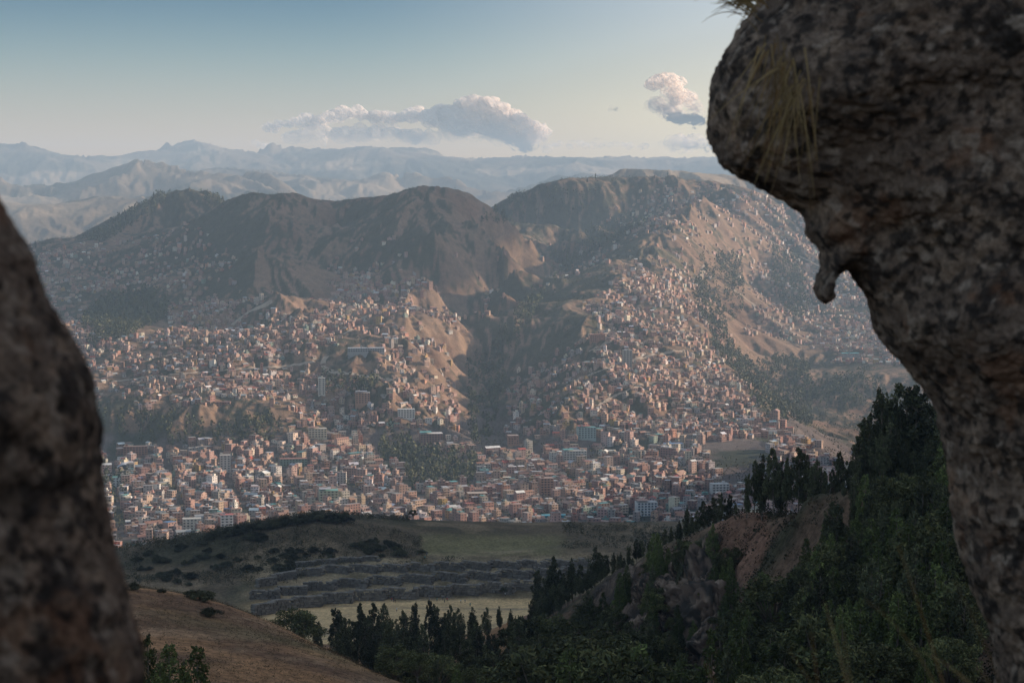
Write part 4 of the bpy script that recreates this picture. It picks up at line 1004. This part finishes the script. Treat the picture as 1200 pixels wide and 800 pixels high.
# visitors on the plain
def person_mesh(i, pose):
    sw = (.0, .28, .5)[pose]; bm = bmesh.new(); sk = bm.verts.layers.skin.verify(); V_ = {}
    J = dict(p=(0,0,.95), c=(0,0,1.18), s=(0,.0,1.42), n=(0,.01,1.52), h=(0,.0,1.62), t=(0,0,1.74),
             lk=(-.10,-.03+sw*.35,.50), lf=(-.11,sw*.55,.08), lt=(-.11,sw*.55-.16,.03), rk=(.10,-.05-sw*.3,.50), rf=(.11,-sw*.45,.08), rt=(.11,-sw*.45-.16,.03),
             ls=(-.19,0,1.40), le=(-.25,-.04+sw*-.2,1.14), lw=(-.24,-.12-sw*.4,.90), rs=(.19,0,1.40), re=(.25,.04+sw*.2,1.14), rw=(.24,-.02+sw*.35,.90))
    rad = dict(p=.15,c=.15,s=.14,n=.06,h=.10,t=.06,lk=.075,lf=.05,lt=.04,rk=.075,rf=.05,rt=.04,ls=.075,le=.05,lw=.035,rs=.075,re=.05,rw=.035)
    for k, co_ in J.items(): V_[k] = bm.verts.new(co_); V_[k][sk].radius = (rad[k], rad[k])
    V_['p'][sk].use_root = True
    for a, b in ('pc','cs','sn','nh','ht'): bm.edges.new((V_[a], V_[b]))
    for a, b in (('p','lk'),('lk','lf'),('lf','lt'),('p','rk'),('rk','rf'),('rf','rt'),('s','ls'),('ls','le'),('le','lw'),('s','rs'),('rs','re'),('re','rw')): bm.edges.new((V_[a], V_[b]))
    me = bpy.data.meshes.new('person'); bm.to_mesh(me); bm.free(); o = bpy.data.objects.new('tmp', me); COL.objects.link(o)
    o.modifiers.new('s', 'SKIN'); m2 = o.modifiers.new('d', 'SUBSURF'); m2.levels = 1
    dg = bpy.context.evaluated_depsgraph_get(); out = bpy.data.meshes.new_from_object(o.evaluated_get(dg)); bpy.data.objects.remove(o); return out
COLS = [('dark blue',(.03,.05,.11)),('black',(.02,.02,.025)),('red',(.35,.04,.03)),('white',(.6,.6,.58)),('grey',(.2,.2,.21)),('teal',(.04,.2,.2))]
base_p = [person_mesh(0, k) for k in range(3)]; pm_ = {}
skin_m = mat_noise('skin', (.30,.18,.12), (.34,.2,.14), 5, .6)
def person(px, py, where, i):
    w = hit(px, py, 600, 1050)
    if w is None: return
    cn, cc_ = COLS[i % 6]; pz = i % 3; k = (i % 6, pz)
    if k not in pm_:
        m_ = base_p[pz].copy(); m_.materials.clear(); m_.materials.append(pm_.setdefault(('m', i % 6), mat_noise('cloth_'+cn.replace(' ','_'), cc_, tuple(q*1.2 for q in cc_), 4))); m_.materials.append(pm_.setdefault('tr', mat_noise('trouser_cloth', (.04,.04,.05), (.06,.06,.07), 4))); m_.materials.append(skin_m)
        for f in m_.polygons: f.material_index = 2 if f.center.z > 1.54 else 1 if f.center.z < .9 and abs(f.center.x) < .2 else 0
        pm_[k] = m_
    t = obj('person', pm_[k], None, (w[0], w[1], w[2]-.02)); t.rotation_euler = (0, 0, random.uniform(0, 6.28))
    t['label'] = f"person in a {cn} top {('standing','walking','striding')[pz]} {where}"; t['category'] = 'person'; t['group'] = 'visitors at the fortress'
i = 0
for grp_, where in (([(461,705),(463,706),(459,704),(465,716)],'left on the plain'), ([(503,703),(512,704),(519,703),(521,706),(524,704)],'in the middle of the plain'),
                    ([(540,706),(545,706),(551,710)],'on the open grass'), ([(532,677),(536,676),(541,677),(546,676),(549,677),(553,676)],'between the two lower walls'),
                    ([(577,694),(581,695),(586,695),(592,698)],'by the small tree'), ([(500,651),(498,655)],'on the steps beside the lawn')):
    for a, (px, py) in enumerate(grp_):
        person(px, py, where+('' if a == 0 else f", {ORD(a+1)} from left"), i); i += 1
# ---------------------------------------------------------------- the two rocks the photo looks between
def v3(x, y, z, s):
    ix, iy, iz = np.floor(x), np.floor(y), np.floor(z); fx, fy, fz = x-ix, y-iy, z-iz
    fx = fx*fx*(3-2*fx); fy = fy*fy*(3-2*fy); fz = fz*fz*(3-2*fz)
    def L(k):
        s2 = s*7919+(iz+k).astype(np.int64)*15731
        a = _h(ix, iy, s2); b = _h(ix+1, iy, s2); c = _h(ix, iy+1, s2); d = _h(ix+1, iy+1, s2)
        return a+(b-a)*fx+(c-a)*fy+(a-b-c+d)*fx*fy
    a = L(0); b = L(1); return (a+(b-a)*fz)*2-1
def f3(x, y, z, o=4, s=0, g=.5):
    t = 0; a = 1.0; n_ = 0
    for k in range(o):
        t = t+a*v3(x, y, z, s+k*13); n_ += a; a *= g; x, y, z = x*1.6+y*1.2+5, y*1.6-x*1.2+2, z*2.03+9
    return t/n_
def rock(name, outline, D, T, step, dist, label, seed, jag=.012, sc=1.0, tone=1.0):
    P = np.array([[W(px, py, dist)[0], W(px, py, dist)[2]] for px, py in outline])
    # denser, slightly ragged outline
    Q = []
    for a, b in zip(P, np.roll(P, -1, axis=0)):
        L_ = np.linalg.norm(b-a); n_ = max(1, int(L_/(step*.8)))
        for k in range(n_): Q.append(a+(b-a)*k/n_)
    Q = np.array(Q); t_ = np.roll(Q, -3, 0)-np.roll(Q, 3, 0); nn = np.stack([t_[:,1], -t_[:,0]], -1)/(np.linalg.norm(t_, axis=1)[:,None]+1e-9)
    Q = (np.roll(Q,1,0)+2*Q+np.roll(Q,-1,0))/4
    Q = Q+nn*(jag*fbm(Q[:,0]*14, Q[:,1]*14, 5, seed, .62))[:,None]
    lo, hi = Q.min(0), Q.max(0); xs = np.arange(lo[0], hi[0], step); zs = np.arange(lo[1], hi[1], step); gx_, gz_ = np.meshgrid(xs, zs)
    ins = inpoly(gx_, gz_, [tuple(q) for q in Q[::2]])
    pts = np.stack([gx_, gz_], -1).reshape(-1, 2); dd = np.full(len(pts), 9.0); nr_ = np.zeros(len(pts), int); ii = np.nonzero(ins.ravel())[0]
    Qf = Q.astype(np.float32)
    for s0 in range(0, len(ii), 4000):
        b = pts[ii[s0:s0+4000]].astype(np.float32); dx = b[:,None,0]-Qf[None,:,0]; dz = b[:,None,1]-Qf[None,:,1]; d2 = dx*dx+dz*dz
        k = d2.argmin(1); nr_[ii[s0:s0+4000]] = k; dd[ii[s0:s0+4000]] = np.sqrt(d2[np.arange(len(b)), k])
    dd = dd.reshape(ins.shape); nb = ins.copy()
    for a_ in (-1,0,1):
        for b_ in (-1,0,1): nb &= np.roll(np.roll(ins,a_,0),b_,1)
    edge = ins & ~nb
    qx, qz = gx_.copy(), gz_.copy(); nrr = nr_.reshape(ins.shape); qx[edge] = Q[nrr[edge]][:,0]; qz[edge] = Q[nrr[edge]][:,1]; dd = np.where(edge, 0, dd)
    k = np.clip(dd/D, 0, 1); prof = T*np.sqrt(1-(1-k)**2)
    rel = .30*fbm(qx*1.3, qz*1.3, 3, seed+3)*T*ss(0, .2, dd)
    yf = dist-prof-rel; yb = dist+prof*.8+rel; yb = np.where(edge, yf, yb)
    vid = -np.ones(ins.shape, int); vid[ins] = np.arange(ins.sum()); nI = ins.sum(); vb = vid.copy(); inner = ins & ~edge; vb[inner] = nI+np.arange(inner.sum())
    Vv = np.concatenate([np.stack([qx[ins], yf[ins], qz[ins]], -1), np.stack([qx[inner], yb[inner], qz[inner]], -1)])
    ok = ins[:-1,:-1]&ins[1:,:-1]&ins[:-1,1:]&ins[1:,1:]
    def qd(v): return np.stack([v[:-1,:-1][ok], v[:-1,1:][ok], v[1:,1:][ok], v[1:,:-1][ok]], -1)
    F_ = np.concatenate([qd(vid), qd(vb)[:, ::-1]])
    o = obj(name, mesh_np(name+'_raw', Vv, F_.ravel(), np.full(len(F_), 4)))
    rm = o.modifiers.new('r', 'REMESH'); rm.mode = 'VOXEL'; rm.voxel_size = step*1.0
    sm = o.modifiers.new('s', 'SMOOTH'); sm.iterations = 5; sm.factor = .6
    me = bpy.data.meshes.new_from_object(o.evaluated_get(bpy.context.evaluated_depsgraph_get())); me.name = name; o.modifiers.clear(); o.data = me
    nv = len(me.vertices); P3 = np.empty(nv*3, np.float32); me.vertices.foreach_get('co', P3); P3 = P3.reshape(-1,3).astype(float)
    N3 = np.empty(nv*3, np.float32); me.vertex_normals.foreach_get('vector', N3); N3 = N3.reshape(-1,3)
    x_, y_, z_ = P3.T*sc; cx, cy, cz = P3.T*sc*1.45
    d1 = f3(x_*3.2, y_*3.2, z_*3.8, 4, seed+5); d2 = f3(x_*11, y_*11, z_*14, 4, seed+6, .62); pit = np.clip(np.abs(f3(x_*24, y_*24, z_*28, 3, seed+7))*3.2, 0, 1)
    side = .35+.65*np.clip(-N3[:,1]*1.6, 0, 1)                      # the traced rim keeps its outline
    P3 = P3+N3*((.055*d1*side+.030*d2*(.4+.6*side)+.012*(pit-.6)*(.5+.5*side))/sc)[:,None]
    me.vertices.foreach_set('co', P3.astype(np.float32).ravel()); me.polygons.foreach_set('use_smooth', np.ones(len(me.polygons), bool))
    c = np.ones((nv,3))*np.array([.17,.13,.105]); c = mixc(c, [.31,.235,.18], ss(-.02,.4,f3(cx*5,cy*5,cz*6,5,seed+20,.7)))
    c = mixc(c, [.05,.043,.04], ss(.0,.25,f3(cx*5+3,cy*5,cz*6,6,seed+22,.75))*.92)
    c = mixc(c, [.20,.095,.05], ss(.08,.35,f3(cx*2.6,cy*2.6,cz*3,5,seed+24,.65))*.45)
    c = mixc(c, [.36,.30,.25], ss(.22,.42,f3(x_*17,y_*17,z_*17,3,seed+26))*.7); c = mixc(c, [.03,.027,.026], ss(.15,.32,f3(x_*24,y_*24,z_*26,3,seed+28))*.85)
    at = me.color_attributes.new('Col', 'FLOAT_COLOR', 'POINT'); at.data.foreach_set('color', np.c_[c*np.array([1.04,1,.95])*tone, np.ones(nv)].astype(np.float32).ravel())
    me.materials.clear(); me.materials.append(mat_attr(name+'_surface', .95, .4, 42*sc, .1, .012)); me.update()
    o['label'] = label; o['category'] = 'rock'
    return o
RO = [(905,-40),(885,0),(868,30),(850,55),(838,80),(830,115),(829,150),(832,175),(845,195),(858,205),(872,213),(890,222),(910,232),(930,240),(941,248),(946,262),(948,275),(955,285),(962,293),(961,303),(963,312),(957,322),(954,336),(957,348),(965,355),(974,353),(974,340),(977,329),(982,320),(988,313),(994,316),(1003,330),(1013,340),(1020,352),(1024,368),(1026,385),(1033,400),(1048,418),(1062,432),(1080,450),(1090,465),(1097,480),(1103,500),(1110,520),(1115,545),(1117,570),(1116,600),(1120,625),(1128,650),(1140,680),(1150,710),(1160,745),(1166,775),(1172,800),(1190,900),(1180,1100),(1120,1480),(2000,1480),(2150,700),(1900,-100),(1500,-420),(1100,-330),(950,-150)]
rock('overhanging_rock', RO, .75, .75, .0105, 8.0, 'huge dark overhanging boulder with a small downward hook, filling the right side', 500, .014, 1.0, .88)
LO = [(-560,140),(-380,20),(-160,60),(-60,150),(0,250),(15,275),(30,298),(42,325),(55,350),(68,378),(85,405),(98,425),(108,448),(112,475),(116,505),(115,535),(114,560),(118,590),(124,615),(130,640),(137,665),(145,690),(150,710),(158,740),(163,770),(165,800),(185,1000),(200,1400),(260,2150),(-900,2150),(-900,900),(-760,400)]
rock('leaning_rock', LO, .45, .45, .006, 3.2, 'dark grey-brown boulder with a leaning edge, out of focus at the left', 700, .006, 1.6, .66)
# dry grass on and beside the rock
blade_m = mat_attr('dry_grass_blades', .7, .2, 20, .2)
def grass(label, spots, n_, L0, L1, wid, dirs, seed, spread=.05, bend=.6):
    r = random.Random(seed); s = Soup()
    for k in range(n_):
        c = r.choice(spots); x, y, z = (c[0]+r.gauss(0, spread), c[1]+r.gauss(0, spread*.5), c[2]+r.gauss(0, spread))
        L_ = r.uniform(L0, L1); d = Vector((dirs[0]+r.gauss(0,.28), dirs[1]+r.gauss(0,.2), dirs[2]+r.gauss(0,.25))).normalized(); g_ = r.uniform(.3, 1)*bend
        col_ = r.choice([(.20,.14,.06),(.27,.19,.085),(.13,.085,.04),(.19,.11,.04)]); p = Vector((x, y, z)); N_ = 6
        for i in range(N_):
            q = p+d*(L_/N_); d = (d+Vector((0, 0, -g_/N_))).normalized(); w0 = wid*(1-i/N_)+.0006; w1 = wid*(1-(i+1)/N_)+.0005; sd_ = Vector((d.z, 0, -d.x)); sd_ = sd_.normalized() if sd_.length > .1 else Vector((1,0,0))
            s.quad(p-sd_*w0, p+sd_*w0, q+sd_*w1, q-sd_*w1, col_); p = q
    t = obj('grass_tuft', s.mesh('grass_tuft', blade_m)); t['label'] = label; t['category'] = 'grass tuft'; t['group'] = 'dry grass tufts by the rocks'
def wp(px, py, Y): return tuple(W(px, py, Y))

for k, (c, n_, wh) in enumerate(((wp(920,80,7.15),34,'hanging highest over the boulder face'), (wp(938,98,7.15),24,'hanging on the boulder face beside the highest tuft'), (wp(905,55,7.2),16,'hanging near the rounded left edge of the boulder'), (wp(925,118,7.12),14,'hanging lowest on the boulder face'))):
    grass('thin golden grass '+wh, [c], n_, .14, .42, .0019, (-.22,-.15,-.9), 4+k, .03, .5)
grass('pale spiky grass sprouting from the top edge of the boulder', [wp(884,4,7.7)], 80, .06, .20, .0019, (-.7,-.1,.55), 5, .03, 1.4)
for k, (c, wh) in enumerate(((wp(1060,1010,3.4),'nearest the foot of the boulder'), (wp(930,1040,3.2),'leaning left of the boulder foot'), (wp(1150,960,3.6),'against the boulder foot'))):
    grass('blurred orange-brown grass '+wh, [c], 34, .15, .42, .0011, (-.45,-.1,.7), 16+k, .09, .9)
# ---------------------------------------------------------------- clouds
cl_m = bpy.data.materials.new('cloud'); cl_m.use_nodes = True; nt = cl_m.node_tree; b = nt.nodes['Principled BSDF']
b.inputs['Base Color'].default_value = (1,.93,.86,1); b.inputs['Roughness'].default_value = 1; b.inputs['Specular IOR Level'].default_value = 0
tc = nt.nodes.new('ShaderNodeTexCoord'); nz = nt.nodes.new('ShaderNodeTexNoise'); nz.inputs['Scale'].default_value = .0022; nz.inputs['Detail'].default_value = 7; nz.inputs['Roughness'].default_value = .6
sx = nt.nodes.new('ShaderNodeSeparateXYZ'); mr = nt.nodes.new('ShaderNodeMapRange'); ad = nt.nodes.new('ShaderNodeMath'); ad.operation = 'ADD'
mr.inputs[1].default_value = 0; mr.inputs[2].default_value = 900; mr.inputs[3].default_value = -.5; mr.inputs[4].default_value = .42
nt.links.new(tc.outputs['Object'], nz.inputs['Vector']); nt.links.new(tc.outputs['Object'], sx.inputs[0]); nt.links.new(sx.outputs['Z'], mr.inputs[0])
nt.links.new(nz.outputs['Fac'], ad.inputs[0]); nt.links.new(mr.outputs[0], ad.inputs[1])
m3 = nt.nodes.new('ShaderNodeMapRange'); m3.inputs[1].default_value = .25; m3.inputs[2].default_value = .85; m3.inputs[3].default_value = 0; m3.inputs[4].default_value = .55
nt.links.new(ad.outputs[0], m3.inputs[0]); nt.links.new(m3.outputs[0], b.inputs['Alpha'])
tr = nt.nodes.new('ShaderNodeBsdfTranslucent'); tr.inputs[0].default_value = (1,.92,.84,1); tp = nt.nodes.new('ShaderNodeBsdfTransparent')
m5 = nt.nodes.new('ShaderNodeMixShader'); m6 = nt.nodes.new('ShaderNodeMixShader'); m7 = nt.nodes.new('ShaderNodeMixShader'); o_ = nt.nodes['Material Output']
nt.links.remove(b.inputs['Alpha'].links[0]); nt.links.new(b.outputs[0], m5.inputs[1]); nt.links.new(tr.outputs[0], m5.inputs[2]); m5.inputs[0].default_value = .85
nt.links.new(m3.outputs[0], m6.inputs[0]); nt.links.new(tp.outputs[0], m6.inputs[1]); nt.links.new(m5.outputs[0], m6.inputs[2]); nt.links.new(m6.outputs[0], o_.inputs['Surface'])
def cloud(name, puffs, Yd, label, seed, ax=1.0, zref=None):
    """puffs: (px, py, radius px) at distance Yd"""
    r = random.Random(seed); VV = []; FF = []; n0 = 0
    bm0 = bmesh.new(); bmesh.ops.create_icosphere(bm0, subdivisions=5, radius=1); uv = np.array([v.co[:] for v in bm0.verts]); fc_ = np.array([[v.index for v in f.verts] for f in bm0.faces]); bm0.free()
    zb = zref if zref is not None else W(600, 192, Yd)[2]
    for px, py, rp in puffs:
        for k in range(3):
            c = W(px+r.gauss(0, rp*.35), py+r.gauss(0, rp*.25), Yd+r.uniform(-400,400)); rad = rp/FPX*Yd*r.uniform(.55,.95)
            p = uv*rad; nz_ = fbm((uv[:,0]*1.9+uv[:,2]*1.3)+k*7+px, (uv[:,1]*1.9-uv[:,2]*1.7)+py, 7, seed+k, .64)
            p = p*(1+.55*nz_)[:,None]*np.array([1.15,1,.85])+np.array([c[0], c[1], c[2]-zb]); VV.append(p); FF.append(fc_+n0); n0 += len(uv)
    F_ = np.concatenate(FF); me = mesh_np(name, np.concatenate(VV), F_.ravel(), np.full(len(F_), 3), [cl_m], True)
    o = obj(name, me, None, (0, 0, zb)); o['label'] = label; o['category'] = 'cloud'; o['group'] = 'evening clouds'
rc = random.Random(3)
def arc(pts, n_, r0, r1):
    out = []
    for k in range(n_):
        t = k/(n_-1)*(len(pts)-1); i = min(int(t), len(pts)-2); f = t-i; out.append((pts[i][0]*(1-f)+pts[i+1][0]*f+rc.gauss(0,1.5), pts[i][1]*(1-f)+pts[i+1][1]*f+rc.gauss(0,1), rc.uniform(r0, r1)))
    return out
cloud('cloud', arc([(318,148),(345,142),(372,143),(400,134),(430,134),(460,138),(490,134),(505,142)], 22, 6, 10)+arc([(340,160),(400,155),(460,158),(500,165)], 12, 9, 14), 30000, 'long low cumulus bank over the middle of the far range', 1)
cloud('cloud', arc([(520,136),(542,126),(556,122),(572,123),(590,131),(604,140),(618,150),(632,156)], 24, 8, 14)+arc([(530,150),(570,150),(600,160),(620,170)], 12, 12, 18)+arc([(500,140),(520,146),(540,152)], 6, 5, 8), 30000, 'tallest billowing cumulus with bright edges above the centre', 2)
cloud('cloud', arc([(640,173),(680,171),(720,170),(758,173)], 14, 4, 7), 33000, 'flat pale cloud streak to the right of the tallest cumulus', 3)
cloud('cloud', arc([(764,98),(776,92),(788,98),(794,108),(786,120),(800,112),(812,122),(820,132)], 20, 6, 11)+arc([(770,122),(785,134),(800,142),(830,142)], 12, 8, 13), 30000, 'ragged cumulus tower left of the overhanging boulder', 4, zref=W(600,150,30000)[2])
cloud('cloud', [(720,129,5),(716,129,3.5),(724,128,3.5)], 30000, 'tiny separate puff of cloud', 5, zref=W(600,140,30000)[2])
cloud('cloud', arc([(785,172),(810,168),(840,172)], 6, 9, 13), 33000, 'faint low cloud just above the skyline beside the boulder', 6)
cloud('cloud', arc([(292,172),(305,170),(315,172)], 4, 4, 6), 33000, 'small faint cloud low over the left of the range', 7)
# fair-weather clouds toward the sun, out of the picture; they shade the left-hand hills
cs_m = mat_noise('thick_cloud', (.85,.84,.83), (.9,.89,.88), .002, 1.0)
def shade_cloud(targets, zc, seed):
    r = random.Random(seed); VV = []; FF = []; n0 = 0
    bm0 = bmesh.new(); bmesh.ops.create_icosphere(bm0, subdivisions=3, radius=1); uv = np.array([v.co[:] for v in bm0.verts]); fc_ = np.array([[v.index for v in f.verts] for f in bm0.faces]); bm0.free()
    for (px, py, rad) in targets:
        g_ = hit(px, py, 1500); k = (zc-g_[2])/sd.z; c = g_+np.array(sd)*k
        nz_ = fbm(uv[:,0]*1.6+px, uv[:,1]*1.6+uv[:,2]+py, 4, seed, .55); p = uv*rad*(1+.4*nz_)[:,None]*np.array([1.5,1.1,.32])+c; VV.append(p); FF.append(fc_+n0); n0 += len(uv)
    F_ = np.concatenate(FF); me = mesh_np('cloud', np.concatenate(VV), F_.ravel(), np.full(len(F_), 3), [cs_m], True)
    o = obj('cloud', me); o['label'] = 'broken cloud toward the sun, west of the valley'; o['category'] = 'cloud'; o['group'] = 'evening clouds'
SHADE = [(150,290,330),(230,290,300),(120,340,260),(200,350,240),(300,280,300),(350,320,260),(400,270,200),(60,320,300)]
shade_cloud(SHADE, 1500, 31)
